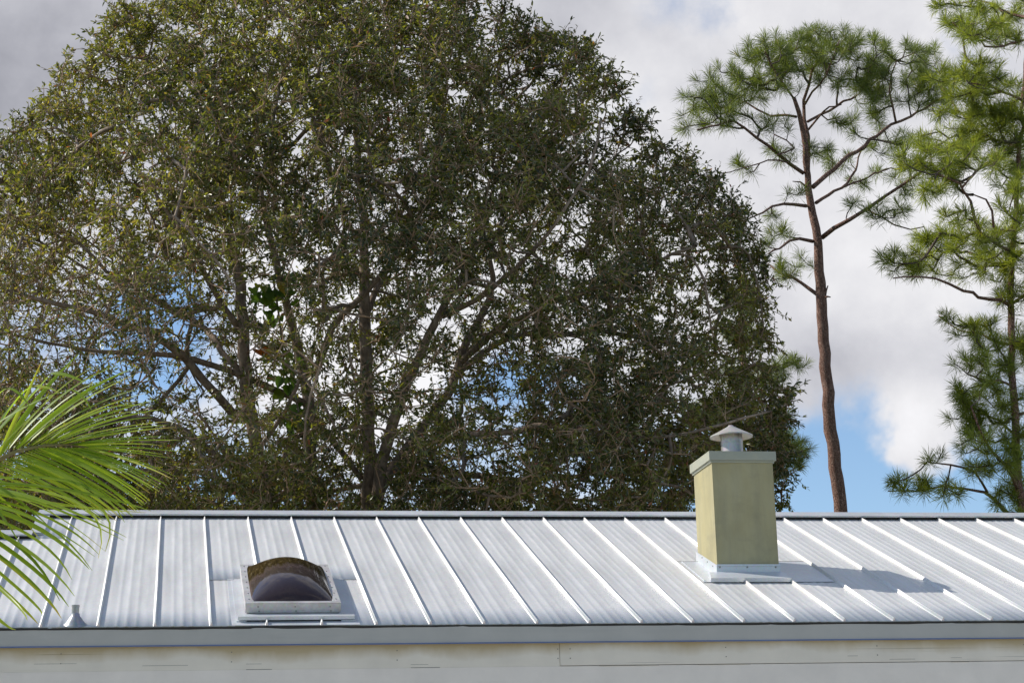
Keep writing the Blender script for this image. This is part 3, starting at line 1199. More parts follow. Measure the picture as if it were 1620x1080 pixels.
# --- the broad tree ---------------------------------------------------------------
YB = 29.0
ROOT = at(510, 1320, YB)
ROOT[2] = 0
tree = thing('broadleaf_tree', 'huge spreading many stemmed broadleaf tree behind the metal roof', 'tree', tuple(ROOT))
LIMBS = [
    ('trunk', [(470, 1330, 0, 26), (440, 1000, -.2, 20), (418, 800, -.5, 14), (405, 700, -.6, 13), (393, 640, -.7, 13), (385, 560, -.7, 12), (382, 480, -.6, 11),
               (370, 400, -.5, 9), (352, 320, -.4, 7), (340, 240, -.3, 5), (335, 160, -.2, 3)]),
    ('trunk', [(505, 1330, .2, 26), (500, 1000, .1, 18), (494, 807, 0, 12), (490, 690, 0, 12), (484, 600, 0, 11), (466, 530, -.1, 9), (450, 470, -.2, 8), (430, 390, -.3, 7),
               (415, 300, -.4, 5), (430, 200, -.4, 4), (445, 110, -.3, 3)]),
    ('trunk', [(560, 1330, 0, 28), (575, 1000, .2, 20), (584, 780, .3, 14), (581, 650, .3, 13), (578, 522, .3, 12), (576, 430, .3, 10), (575, 340, .2, 8), (566, 240, .1, 7),
               (560, 150, 0, 5), (570, 60, .1, 3)]),
    ('trunk', [(610, 1330, .3, 24), (605, 950, .1, 17), (598, 770, -.2, 12), (622, 670, -.6, 11), (645, 605, -.9, 10), (668, 560, -1.1, 9), (692, 505, -1.3, 8), (730, 440, -1.4, 6),
               (760, 380, -1.4, 5), (780, 300, -1.3, 4)]),
    ('limb', [(393, 655, -.7, 9), (368, 655, -.9, 9), (345, 628, -1.1, 8), (322, 600, -1.3, 8), (288, 562, -1.6, 8), (250, 535, -1.9, 7), (200, 512, -2.2, 6), (130, 490, -2.5, 5), (50, 470, -2.7, 4), (-40, 440, -2.8, 3)]),
    ('limb', [(487, 640, 0, 7), (433, 616, -.3, 7), (400, 602, -.6, 7), (364, 587, -.9, 6), (303, 567, -1.2, 6), (240, 560, -1.4, 5), (160, 555, -1.5, 4), (70, 540, -1.4, 3), (-30, 520, -1.3, 3)]),
    ('limb', [(383, 590, -.7, 7), (352, 555, -.3, 6), (327, 522, .1, 6), (300, 505, .4, 5), (270, 490, .7, 5), (225, 470, 1.0, 4), (150, 430, 1.4, 3), (60, 380, 1.7, 2.5)]),
    ('limb', [(384, 530, -.6, 7), (355, 485, -.9, 6), (327, 441, -1.2, 5.5), (308, 400, -1.5, 5), (270, 340, -1.8, 4), (220, 270, -2.0, 3), (180, 200, -2.0, 2.5)]),
    ('limb', [(485, 600, 0, 8), (503, 575, -.2, 8), (515, 545, -.4, 7.5), (527, 518, -.5, 7), (545, 495, -.7, 6.5), (563, 480, -.9, 6), (600, 440, -1.2, 5), (640, 380, -1.5, 4), (680, 300, -1.7, 3), (700, 210, -1.7, 2.5)]),
    ('limb', [(498, 665, 0, 7), (520, 690, .3, 7), (545, 720, .5, 6), (572, 758, .4, 5)]),
    ('limb', [(600, 780, -.1, 10), (650, 700, .3, 9), (695, 640, .8, 9), (712, 622, .9, 9), (722, 590, .9, 8.5), (731, 555, .9, 8), (755, 510, .8, 7.5), (775, 473, .7, 7), (780, 440, .6, 6), (774, 412, .5, 5), (790, 360, .4, 4), (830, 280, .3, 3), (850, 190, .2, 2.5)]),
    ('limb', [(726, 575, .9, 7), (760, 545, .6, 7), (800, 514, .2, 7), (850, 490, -.3, 6), (905, 470, -.8, 5), (960, 450, -1.3, 4), (1030, 420, -1.7, 3.5), (1100, 390, -2.0, 3)]),
    ('limb', [(715, 600, 1.0, 7), (760, 560, 1.4, 6.5), (820, 530, 1.8, 6), (880, 528, 2.1, 5.5), (950, 525, 2.3, 5), (1040, 540, 2.3, 4), (1130, 560, 2.1, 3), (1190, 570, 1.9, 2.5)]),
    ('limb', [(640, 720, -.1, 8), (690, 697, -.8, 7), (740, 690, -1.4, 6.5), (800, 684, -2.0, 6), (870, 672, -2.5, 5), (960, 690, -2.8, 4), (1060, 690, -2.9, 3.5), (1150, 670, -2.9, 3), (1220, 650, -2.8, 2)]),
    ('limb', [(405, 720, -.6, 8), (360, 735, -1.0, 7), (320, 700, -1.4, 6), (270, 670, -1.8, 5), (200, 660, -2.1, 4), (110, 690, -2.3, 3.5), (20, 700, -2.4, 3)]),
    ('limb', [(578, 500, .3, 7), (610, 430, .9, 6), (650, 360, 1.5, 5), (700, 290, 2.0, 4), (780, 200, 2.4, 3), (850, 120, 2.5, 2.5)]),
    ('limb', [(572, 300, .2, 6), (530, 240, .8, 5), (490, 180, 1.3, 4), (440, 90, 1.7, 3), (400, 20, 1.8, 2.5)]),
    ('limb', [(576, 400, .3, 6), (540, 330, -.6, 5), (520, 260, -1.3, 4.5), (500, 170, -1.9, 3.5), (510, 80, -2.2, 3)]),
    ('limb', [(700, 500, -1.3, 6), (760, 470, -1.9, 5.5), (820, 420, -2.5, 4.5), (880, 350, -3.0, 3.5), (930, 270, -3.2, 3), (950, 190, -3.2, 2.5)]),
    ('limb', [(600, 750, .3, 9), (660, 740, 1.2, 8), (740, 750, 2.0, 6.5), (830, 760, 2.6, 5), (930, 750, 3.0, 4), (1040, 760, 3.1, 3), (1130, 740, 3.1, 2.5)]),
]
skel = Skeleton()
traced(skel, LIMBS, YB, tree, MAT['bark'], None)
n_traced = len(skel.P)

SIL = [(-330, 860), (-360, 600), (-280, 420), (-150, 300), (-60, 270), (0, 225), (35, 195), (70, 155), (92, 95), (130, 85), (165, 40), (200, 10), (260, 5), (300, -50), (420, -120),
       (600, -150), (750, -90), (815, 0), (850, 45), (935, 70), (955, 100), (990, 125), (985, 165), (1040, 205), (1055, 235), (1110, 235), (1135, 275), (1150, 310), (1195, 345),
       (1205, 400), (1222, 470), (1218, 540), (1245, 585), (1262, 630), (1240, 680), (1250, 760), (1225, 850), (1100, 950), (700, 980), (300, 980), (-100, 960)]


def ell(x, y, cx, cy, rx, ry):
    return np.exp(-(((x - cx) / rx) ** 2 + ((y - cy) / ry) ** 2))


def dens(x, y):
    """how thick the foliage is over the crown's height and width"""
    d = np.ones_like(x)
    d *= 1 - .48 * ell(x, y, 330, 540, 190, 90)
    d *= 1 - .25 * ell(x, y, 560, 590, 140, 110)
    d *= 1 - .50 * ell(x, y, 680, 600, 130, 90)
    d *= 1 - .15 * ell(x, y, 90, 520, 160, 110)
    d *= 1 - .25 * ell(x, y, 850, 560, 130, 60)
    d *= 1 - .15 * ell(x, y, 700, 730, 160, 60)
    d *= 1 - .35 * ell(x, y, 560, 300, 90, 60)
    d *= 1 + .35 * ell(x, y, 520, 120, 450, 150)
    d *= 1 + .12 * ell(x, y, 1050, 480, 170, 220)
    d *= 1 + .25 * ell(x, y, 200, 780, 200, 60)
    d *= 1 + .5 * ell(x, y, 1050, 720, 170, 80)
    d *= 1 - .85 * ell(x, y, 426, 468, 42, 40)
    d *= 1 - .80 * ell(x, y, 452, 625, 34, 85)
    d *= 1 + .9 * ell(x, y, 480, 810, 480, 70)
    d *= 1 - .22 * np.exp(-((((x - 480) / 400) ** 2 + ((y - 560) / 170) ** 2) ** 2))
    return np.clip(d, .05, 1.6)


def sample_crown(n):
    xs, ys, ds = [], [], []
    while len(xs) < n:
        x = rng.uniform(-360, 1270, 4000)
        y = rng.uniform(-150, 980, 4000)
        ok = in_poly(x, y, SIL)
        x, y = x[ok], y[ok]
        w = dens(x, y) / 1.6
        w *= np.where(x < -40, .35, 1) * np.where(y > 870, .5, 1) * np.where(y < -40, .6, 1)
        ok = rng.uniform(0, 1, len(x)) < w
        xs += list(x[ok])
        ys += list(y[ok])
    x, y = np.array(xs[:n]), np.array(ys[:n])
    d = poly_dist(x, y, SIL)
    Rr = 430.0
    dd = np.minimum(d, Rr)
    th = np.sqrt(dd * (2 * Rr - dd)) * mpp(YB) * 1.05
    s = rng.uniform(-1, 1, n)
    s = np.sign(s) * np.abs(s) ** .7
    Y = YB + .2 + th * s
    P = np.array([at(a, b, c) for a, b, c in zip(x, y, Y)])
    cl = np.array([1.5 * mnoise.noise(Vector(p) * .85) + .5 * mnoise.noise(Vector(p) * 2.1) for p in P])
    edge = np.clip(1 - d / 120, 0, 1)
    keep_ = np.argsort(cl * (1 + 1.3 * edge) - .22 * edge + rng.uniform(-.12, .12, n))[int(n * .37):]
    return P[keep_], x[keep_], y[keep_]


TP, tx, ty = sample_crown(12300)
NCL = len(TP)
# secondary limbs first: long crooked ones that fan out through the middle of the crown
SP, sx_, sy_ = sample_crown(620)
mid_ = (sy_ > 250) & (sy_ < 800)
SP = SP[mid_][:300]
skel.grow(SP, .28, .10, .07, -.04)
n_second = len(skel.P)
ends = skel.grow(TP, .30, .16, .07, .03)
rad = skel.radii(.0072, 2.3)
rad[n_traced:n_second] = np.maximum(rad[n_traced:n_second], rng.uniform(.012, .020, n_second - n_traced))
Pn = np.array(skel.P)
par = np.array(skel.par)
idx = np.arange(n_traced, len(Pn))
pi = par[idx]
r1 = rad[idx]
r0 = np.where(pi >= n_traced, np.minimum(rad[pi], r1 * 1.6), r1 * 1.15)
r1c, r0c = np.minimum(r1, .042), np.minimum(r0, .046)
big = r1c > .012
lim = thing  # (kept short)
Va, Fa = frusta(Pn[pi][big], Pn[idx][big], r0c[big], r1c[big], 6)
br = np_mesh('branches', (Va, Fa), 4, MAT['bark'], tree, smooth=True)
br['kind'] = 'stuff'
Va, Fa = frusta(Pn[pi][~big], Pn[idx][~big], r0c[~big], r1c[~big], 4)


def leafy(P, D, ntw, nlf, lt, ll, lw, spread, droop, tint):
    """twigs and leaves round the branch ends P with directions D; returns twig edges and leaf triangles"""
    rep = np.repeat(np.arange(len(P)), ntw)
    T = len(rep)
    d = unit(D[rep] * .7 + rng.normal(0, 1, (T, 3)) * .62 + np.array([0, 0, .12]))
    ln = rng.uniform(.55, 1.25, T) * lt
    st = P[rep] - D[rep] * rng.uniform(0, .22, (T, 1))
    mid = st + d * (ln * .55)[:, None]
    d2 = unit(d + rng.normal(0, .3, (T, 3)) + np.array([0, 0, -.12]))
    en = mid + d2 * (ln * .45)[:, None]
    lr = np.repeat(np.arange(T), nlf[rep])
    M_ = len(lr)
    f = rng.uniform(.12, 1.0, M_)
    pos = np.where((f < .55)[:, None], st[lr] + (mid - st)[lr] * (f / .55)[:, None], mid[lr] + (en - mid)[lr] * ((f - .55) / .45)[:, None])
    ld = unit(d[lr] * .8 + rng.normal(0, 1, (M_, 3)) * spread + np.array([0, 0, -droop]))
    sd = unit(np.cross(ld, rng.normal(0, 1, (M_, 3)) + np.array([0, 0, .9])))
    nm = np.cross(sd, ld)
    L_ = rng.uniform(.55, 1.4, M_) * ll
    w = L_ * lw * rng.uniform(.8, 1.2, M_)
    fold = (w * rng.uniform(.1, .6, M_))[:, None]
    w = w[:, None]
    tip = pos + ld * L_[:, None] - nm * (L_ * rng.uniform(0, .14, M_))[:, None]
    c1 = pos + ld * (L_ * .30)[:, None] + nm * fold
    c2 = pos + ld * (L_ * .66)[:, None] + nm * fold * .7
    V = np.stack([pos, c1 + sd * w, c2 + sd * w * .85, tip, c2 - sd * w * .85, c1 - sd * w], 1).reshape(-1, 3)
    k = np.arange(M_) * 6
    Fc = np.stack([np.stack([k, k + 3, k + 2, k + 1], 1), np.stack([k, k + 5, k + 4, k + 3], 1)], 1).reshape(-1, 4)
    ti = np.clip(tint[rep][lr] + rng.normal(0, .20, M_), 0, .93)
    odd = rng.uniform(0, 1, M_)
    ti = np.where(odd < .018, rng.uniform(.94, 1.0, M_), ti)
    return st, mid, en, V, Fc, np.repeat(ti, 2)


Dn = unit(Pn[ends] - Pn[par[ends]])
left = np.clip((700 - tx) / 700, 0, 1)  # paler leaf tint to the left: the sunlit side put into the colour
leafy_w = np.clip(dens(tx, ty), .25, 1.2)
bare = ell(tx, ty, 60, 500, 190, 160) * .55 + ell(tx, ty, 330, 540, 200, 110) * .3
ntw = rng.integers(4, 9, NCL)
nlf = np.clip(np.round(rng.normal(10.5, 1.8, NCL) * (1 - bare)), 3, 15).astype(int)
patch = np.array([mnoise.noise(Vector(p) * .55 + Vector((7, 3, 1))) for p in TP])
tint = np.clip(.47 + .12 * left + .38 * patch + rng.normal(0, .08, NCL), .05, .85)
st, mid, en, LV, LF, LT = leafy(Pn[ends], Dn, ntw, nlf, .36, .078, .165, .75, .35, tint)
r_t = rng.uniform(.0045, .0088, len(st))
Vb, Fb = frusta(np.vstack([st, mid]), np.vstack([mid, en]), np.concatenate([r_t, r_t * .8]), np.concatenate([r_t * .8, r_t * .4]), 3)
tw1 = np_mesh('twigs', (Va, Fa), 4, MAT['twig'], tree)
tw1['kind'] = 'stuff'
tw2 = np_mesh('fine_twigs', (Vb, Fb), 4, MAT['twig'], tree)
tw2['kind'] = 'stuff'
cr = np_mesh('crown', (LV, LF), 4, MAT['leaf'], tree, LT)
cr['kind'] = 'stuff'


# --- pines -------------------------------------------------------------------------
def tufts(P, D, n_needle, ln, wid, tint, spread=.95):
    rep = np.repeat(np.arange(len(P)), n_needle)
    M_ = len(rep)
    t = rng.uniform(0, 1, M_)
    base = P[rep] - D[rep] * (t * .16)[:, None]
    d = unit(D[rep] * rng.uniform(.15, 1.1, (M_, 1)) + rng.normal(0, 1, (M_, 3)) * spread * .62 + np.array([0, 0, .10]))
    L_ = ln * rng.uniform(.7, 1.15, M_)
    sd = unit(np.cross(d, rng.normal(0, 1, (M_, 3))))
    midp = base + d * (L_ * .55)[:, None]
    tip = base + d * L_[:, None] + np.array([0, 0, -1]) * (L_ * rng.uniform(.02, .16, M_))[:, None]
    w = wid * rng.uniform(.7, 1.2, M_)[:, None]
    V = np.stack([base - sd * w * .5, base + sd * w * .5, midp + sd * w * .5, tip], 1)
    V[:, 0] = base
    V = np.stack([base + sd * w * .35, midp + sd * w * .5, tip, midp - sd * w * .5], 1).reshape(-1, 3)
    k = np.arange(M_) * 4
    Fc = np.stack([k, k + 1, k + 2, k + 3], 1)
    ti = np.clip(tint[rep] + rng.normal(0, .12, M_), 0, .9)
    odd = rng.uniform(0, 1, M_)
    ti = np.where(odd < .03, rng.uniform(.92, 1, M_), ti)
    return V, Fc, ti


def pine(label, Y0, base_px, limbs, ells, area, mat, nneedle, nlen, depth=1.4, seed=1, rs=(.8, .7), tip=.0085, grow_e=1.16, up=.5, group='pine trees behind the house'):
    global rng
    keep = rng
    rng = np.random.default_rng(seed)
    rp = at(*base_px, Y0)
    rp[2] = 0
    t = thing('pine_tree', label, 'tree', tuple(rp), group)
    sk = Skeleton()
    objs = traced(sk, limbs, Y0, t, MAT['pine_bark'], None, .22, 12, .045, rs, .035)
    n0 = len(sk.P)
    trunk_n = sum(1 for l in sk.limb if l == 0)
    ells = [(a_, b_, c_ * grow_e, d_ * grow_e) for a_, b_, c_, d_ in ells]
    tg = []
    A0 = np.array(sk.P)
    for (cx, cy, rx, ry) in ells:
        n = max(3, int(math.pi * rx * ry / area))
        c0 = at(cx, cy, Y0)
        # depth of the clump follows the bough nearest to it
        pr = np.linalg.norm(np.cross(A0 - CAM, unit(c0 - CAM)), axis=1)
        near = np.argsort(pr)[:6]
        yc = A0[near, 1].mean() + rng.uniform(-.5, .5) * depth
        for _ in range(n):
            a = rng.uniform(0, 2 * math.pi)
            r_ = math.sqrt(rng.uniform(0, 1))
            dz = rng.uniform(-1, 1) * rx * mpp(Y0) * 1.0
            tg.append(at(cx + rx * r_ * math.cos(a), cy + ry * r_ * math.sin(a), yc + dz))
    tg = np.array(tg)
    ends_ = sk.grow(tg, .14, .12, .10, .10)
    P = np.array(sk.P)
    pa = np.array(sk.par)
    rd = sk.radii(tip, 2.2)
    ix = np.arange(n0, len(P))
    pj = pa[ix]
    a1 = np.minimum(rd[ix], .05)
    a0 = np.where(pj >= n0, np.minimum(rd[pj], a1 * 1.5), a1 * 1.2)
    lb = np.array(sk.limb)
    D = unit(P[ends_] - P[pa[ends_]]) + np.array([0, 0, up])
    D = unit(D)
    tint_ = np.clip(rng.normal(.42, .14, len(ends_)), .05, .85)
    for li, o in enumerate(objs):
        s = lb[ix] == li
        if s.any():
            Va, Fa = frusta(P[pj][s], P[ix][s], a0[s], a1[s], 5)
            b_ = np_mesh('branchlets', (Va, Fa), 4, MAT['pine_twig'], o, smooth=True)
            b_['kind'] = 'stuff'
        s = lb[ends_] == li
        if s.any():
            V, Fc, ti = tufts(P[ends_][s], D[s], nneedle, nlen, .0082, tint_[s])
            b_ = np_mesh('needles', (V, Fc), 4, mat, o, ti)
            b_['kind'] = 'stuff'
    rng = keep
    return t


def z3(pts, dys, rs):
    """points read off an enlargement of the photograph"""
    n = len(pts)
    out = []
    for i, (x, y) in enumerate(pts):
        f = i / max(1, n - 1)
        out.append((1050 + x / 2, y / 2, dys[0] + (dys[1] - dys[0]) * f, rs[0] + (rs[1] - rs[0]) * f))
    return out


L_LIMBS = [
    ('trunk', [(1356, 1290, 0, 20), (1342, 1000, 0, 16.5), (1331, 820, 0, 14), (1322, 740, 0, 13.5), (1313, 660, 0, 13), (1307, 580, 0, 12), (1301, 500, 0, 11.5), (1297, 430, 0, 10.5),
               (1294, 385, 0, 9.5), (1285, 340, 0, 8.5), (1280, 300, 0, 7.5), (1275, 255, -.05, 6.5), (1270, 210, -.1, 5.5), (1264, 180, -.15, 5), (1256, 155, -.2, 4)]),
    ('bough', z3([(455, 560), (456, 500), (455, 430), (447, 370), (445, 320), (462, 270), (475, 220), (500, 170)], (0, .5), (6, 2.5))),
    ('bough', z3([(500, 752), (540, 722), (590, 692), (650, 655), (700, 622), (750, 586), (800, 555), (850, 520)], (0, -1.6), (6, 2.5))),
    ('bough', z3([(472, 592), (520, 552), (570, 512), (610, 482), (655, 442), (700, 412), (750, 384), (800, 358), (860, 318)], (0, 1.3), (6, 2.5))),
    ('bough', z3([(482, 642), (520, 615), (560, 596), (600, 560), (615, 520), (622, 480)], (0, 1.6), (4.5, 2))),
    ('bough', z3([(560, 596), (620, 570), (680, 545), (740, 530)], (.6, 1.8), (3, 1.5))),
    ('bough', z3([(442, 548), (400, 520), (365, 492), (330, 462), (300, 432), (260, 402), (220, 385), (170, 400), (110, 410)], (0, -1.4), (5, 2))),
    ('bough', z3([(452, 652), (415, 648), (380, 645), (345, 655), (310, 672), (265, 690)], (0, -1.2), (4.5, 2))),
    ('bough', z3([(472, 764), (430, 756), (400, 764), (370, 785), (335, 805)], (0, -1.0), (4.5, 2))),
    ('bough', z3([(492, 936), (460, 912), (430, 890), (395, 872), (365, 862), (335, 842)], (0, 1.0), (5, 2.2))),
    ('bough', z3([(420, 370), (380, 364), (340, 362), (295, 348), (260, 330), (210, 345), (150, 330)], (-.1, 1.2), (3.5, 1.8))),
    ('bough', z3([(410, 310), (385, 275), (355, 235), (335, 200), (320, 165)], (-.2, -1.4), (3.2, 1.5))),
    ('bough', z3([(447, 330), (470, 290), (520, 235), (540, 180), (555, 130)], (.2, -1.2), (3.2, 1.5))),
    ('bough', z3([(456, 385), (500, 362), (545, 335), (590, 310), (640, 285), (690, 240), (720, 190)], (.2, 1.4), (3.8, 1.8))),
    ('bough', z3([(458, 410), (490, 370), (520, 345), (560, 325)], (.2, -1.2), (3, 1.5))),
    ('bough', z3([(735, 390), (725, 340), (715, 290), (720, 230), (740, 190)], (.9, .4), (3, 1.5))),
    ('bough', z3([(360, 490), (410, 470), (390, 440), (350, 420)], (-.6, -.2), (2.4, 1.4))),
    ('bough', z3([(640, 662), (690, 690), (730, 712), (780, 722), (830, 722)], (-.8, -1.5), (2.6, 1.4))),
    ('bough', z3([(395, 515), (330, 510), (270, 530), (180, 548)], (-.5, -1.2), (2.2, 1.2))),
    ('stub', z3([(510, 935), (515, 920), (520, 903)], (-.05, -.1), (3.5, 1.2))),
    ('stub', z3([(512, 940), (528, 940)], (-.1, -.2), (3, 1.5))),
    ('stub', z3([(450, 590), (430, 578), (408, 574)], (-.05, -.2), (3, 1))),
]
L_ELLS = [(1050 + x / 2, y / 2, rx / 2, ry / 2) for x, y, rx, ry in [
    (540, 120, 110, 40), (470, 125, 80, 35), (400, 165, 120, 55), (300, 205, 100, 60), (205, 265, 95, 55), (130, 310, 60, 50), (95, 375, 40, 35), (640, 165, 70, 45),
    (740, 185, 110, 45), (830, 210, 70, 60), (700, 270, 70, 45), (590, 385, 45, 35), (640, 310, 50, 45), (345, 395, 55, 25), (250, 525, 40, 20), (375, 480, 45, 30), (560, 230, 90, 40),
    (700, 665, 65, 30), (780, 585, 35, 35), (490, 470, 40, 28), (540, 510, 50, 30), (700, 460, 50, 25), (880, 310, 50, 50), (365, 735, 40, 25), (410, 835, 65, 25), (425, 612, 28, 16),
    (610, 590, 45, 18), (200, 370, 70, 30), (690, 375, 50, 30), (760, 300, 70, 40), (380, 250, 60, 40), (480, 200, 60, 40), (270, 300, 60, 35), (700, 545, 45, 20), (740, 440, 40, 25), (60, 400, 16, 16),
    (850, 270, 50, 40), (640, 235, 50, 35), (340, 770, 20, 12), (340, 690, 25, 12), (390, 880, 25, 15), (600, 640, 30, 12)]]
pine('tall pine with bare leaning trunk and flat topped crown beside the chimney', 34.0, (1356, 1290), L_LIMBS, L_ELLS, 165, MAT['needle'], 86, .27, 1.2, 21, (.78, .68))

R_LIMBS = [
    ('trunk', [(1640, 1290, 0, 18), (1625, 900, 0, 15), (1612, 760, 0, 13), (1606, 660, 0, 12), (1602, 600, 0, 11.5), (1600, 520, 0, 11), (1599, 450, 0, 10), (1603, 380, 0, 9), (1609, 310, 0, 8),
               (1615, 220, 0, 7), (1622, 120, 0, 6), (1630, 0, 0, 5), (1636, -120, 0, 3)]),
    ('bough', [(1602, 488, 0, 5), (1580, 476, -.3, 5), (1553, 468, -.6, 4.5), (1525, 458, -.9, 4), (1502, 450, -1.1, 3.5), (1475, 442, -1.3, 3), (1452, 437, -1.5, 2.5), (1413, 439, -1.7, 2)]),
    ('bough', [(1611, 775, 0, 5), (1595, 742, -.4, 4.5), (1575, 718, -.7, 4), (1557, 699, -.9, 3.5), (1545, 675, -1.1, 3), (1537, 645, -1.3, 2)]),
    ('bough', [(1616, 830, 0, 6), (1588, 808, .3, 5.5), (1572, 789, .6, 5), (1560, 776, .8, 4.5), (1525, 769, 1.0, 3.5), (1487, 767, 1.2, 3), (1450, 778, 1.4, 2.5), (1405, 777, 1.5, 1.5)]),
    ('bough', [(1562, 778, .8, 4), (1553, 765, .5, 3.5), (1541, 745, .3, 3), (1506, 735, .1, 2.5), (1472, 729, 0, 1.5)]),
    ('bough', [(1600, 395, 0, 5), (1575, 385, -.8, 5), (1552, 370, -1.4, 5), (1542, 342, -1.7, 4.5), (1537, 318, -1.9, 4), (1525, 298, -2.0, 3.5), (1512, 288, -2.1, 3), (1480, 279, -2.2, 2)]),
    ('bough', [(1572, 360, -1.4, 3.5), (1572, 334, -1.5, 3), (1560, 313, -1.6, 2.6), (1541, 308, -1.7, 2)]),
    ('bough', [(1523, 296, -2.0, 3), (1535, 280, -1.9, 2.5), (1560, 262, -1.6, 2.5), (1590, 240, -1.2, 2)]),
    ('bough', [(1614, 236, 0, 4), (1585, 225, .5, 3.5), (1550, 205, .9, 3), (1515, 175, 1.2, 2.5), (1490, 140, 1.4, 1.8)]),
    ('bough', [(1620, 160, 0, 4), (1600, 150, -.4, 3.5), (1570, 140, -.8, 3), (1530, 130, -1.2, 2)]),
    ('bough', [(1626, 62, 0, 4), (1600, 70, -.5, 3.5), (1572, 74, -.9, 3), (1550, 66, -1.2, 2.6), (1528, 55, -1.5, 2.2), (1506, 38, -1.7, 1.6)]),
    ('bough', [(1628, 30, 0, 4), (1600, 22, .6, 3.5), (1575, 5, 1.1, 3), (1550, 3, 1.4, 2.4), (1515, 6, 1.7, 1.6)]),
    ('bough', [(1600, 545, 0, 4), (1575, 540, .5, 3.5), (1550, 530, .9, 3), (1520, 522, 1.2, 2), (1485, 500, 1.5, 1.5)]),
    ('bough', [(1603, 612, 0, 4), (1580, 600, -.4, 3), (1555, 606, -.8, 3), (1530, 590, -1.1, 2)]),
    ('bough', [(1608, 690, 0, 4), (1580, 665, .5, 3), (1550, 650, .9, 2.5), (1525, 625, 1.1, 2)]),
    ('bough', [(1601, 420, 0, 4), (1570, 415, .6, 3.5), (1530, 395, 1.1, 3), (1480, 400, 1.5, 2.5), (1440, 405, 1.8, 2)]),
    ('bough', [(1602, 480, 0, 4.5), (1650, 450, -.5, 4), (1720, 420, -1, 3), (1790, 400, -1.3, 2)]),
    ('bough', [(1612, 300, 0, 4.5), (1660, 270, .5, 4), (1730, 230, 1, 3), (1800, 200, 1.3, 2)]),
    ('bough', [(1606, 660, 0, 4.5), (1660, 640, .5, 4), (1730, 620, 1, 3)]),
    ('bough', [(1630, 40, 0, 4.5), (1680, 10, -.5, 4), (1740, -30, -1, 3)]),
]
R_ELLS = [(1505, 30, 30, 18), (1545, 42, 50, 22), (1595, 30, 30, 28), (1545, 10, 40, 14), (1575, 60, 35, 12), (1480, 10, 14, 9), (1515, 50, 18, 10), (1605, 55, 16, 12),
          (1545, 108, 35, 22), (1515, 130, 40, 25), (1490, 120, 20, 18), (1570, 130, 45, 22), (1605, 168, 26, 20), (1500, 215, 60, 28), (1455, 250, 38, 28), (1555, 215, 60, 35), (1602, 215, 30, 40),
          (1480, 265, 45, 24), (1475, 305, 25, 18), (1590, 280, 28, 26), (1530, 165, 45, 22), (1575, 175, 40, 22), (1530, 250, 50, 22),
          (1430, 405, 42, 16), (1480, 385, 45, 25), (1535, 375, 50, 28), (1595, 375, 36, 36), (1470, 420, 50, 16), (1560, 425, 55, 26), (1600, 470, 28, 26), (1488, 505, 16, 10), (1525, 522, 26, 14),
          (1557, 530, 36, 24), (1590, 555, 34, 26), (1540, 572, 36, 18), (1535, 615, 24, 34), (1555, 655, 40, 30), (1595, 640, 24, 24), (1520, 668, 24, 20), (1550, 700, 34, 20), (1485, 724, 22, 9),
          (1440, 766, 30, 13), (1412, 765, 14, 8), (1480, 766, 36, 14), (1508, 780, 26, 10), (1600, 735, 26, 26), (1590, 790, 26, 18), (1550, 738, 28, 14), (1605, 690, 22, 26), (1570, 610, 30, 20), (1530, 740, 20, 10),
          (1602, 330, 24, 36), (1606, 775, 20, 30), (1600, 815, 24, 18), (1610, 270, 16, 40), (1520, 340, 30, 12), (1500, 290, 26, 12), (1440, 430, 26, 10), (1585, 590, 26, 20),
          (1700, 400, 70, 35), (1770, 390, 50, 30), (1660, 440, 40, 30), (1700, 220, 70, 35), (1780, 200, 50, 35), (1680, 610, 60, 35), (1690, 0, 70, 35), (1640, 540, 40, 40)]
pine('pine with drooping bright green boughs at the right edge of the photo', 27.5, (1640, 1290), R_LIMBS, R_ELLS, 190, MAT['needle2'], 88, .24, 1.0, 33, (.52, .62), grow_e=1.04)

B_LIMBS = [
    ('trunk', [(1205, 1290, 0, 14), (1195, 900, 0, 11), (1188, 720, 0, 9), (1180, 600, 0, 7), (1172, 520, 0, 5), (1168, 460, 0, 3)]),
    ('bough', [(1189, 740, 0, 4), (1215, 728, -.4, 3.5), (1240, 720, -.8, 3), (1270, 712, -1.1, 2)]),
    ('bough', [(1182, 620, 0, 3.5), (1210, 596, .4, 3), (1240, 580, .8, 2.5), (1268, 570, 1.1, 1.5)]),
    ('bough', [(1190, 770, 0, 3.5), (1215, 752, .5, 3), (1238, 742, .9, 2.5)]),
    ('bough', [(1185, 680, 0, 3.5), (1150, 660, .4, 3), (1110, 650, .8, 2)]),
    ('bough', [(1190, 780, 0, 3.5), (1150, 770, -.4, 3), (1120, 760, -.8, 2)]),
]
B_ELLS = [(1262, 712, 22, 12), (1235, 700, 24, 16), (1240, 732, 26, 16), (1255, 572, 22, 10), (1235, 585, 20, 10), (1220, 690, 18, 16), (1215, 740, 18, 16), (1210, 600, 16, 10), (1235, 660, 12, 10),
          (1120, 655, 26, 16), (1130, 765, 26, 14), (1170, 470, 20, 20), (1172, 530, 26, 18), (1160, 600, 24, 18)]
pine('small pine almost hidden behind the broadleaf tree and the chimney', 37.0, (1205, 1290), B_LIMBS, B_ELLS, 90, MAT['needle'], 90, .26, .6, 55)


# --- coconut palm --------------------------------------------------------------------
YP = 10.3
pc = at(-420, 960, YP)
palm = thing('palm_tree', 'young palm with long drooping fronds at the left edge of the photo', 'palm', (pc[0], pc[1], 0))
m = MB()
tp = [(pc[0] + .04 * math.sin(3 * i / 12), pc[1], pc[2] * i / 12) for i in range(13)]
m.tube(tp, [.16 - .05 * i / 12 + (.012 if i % 2 else 0) for i in range(13)], 14)
m.build('trunk', MAT['rachis'], palm, True)


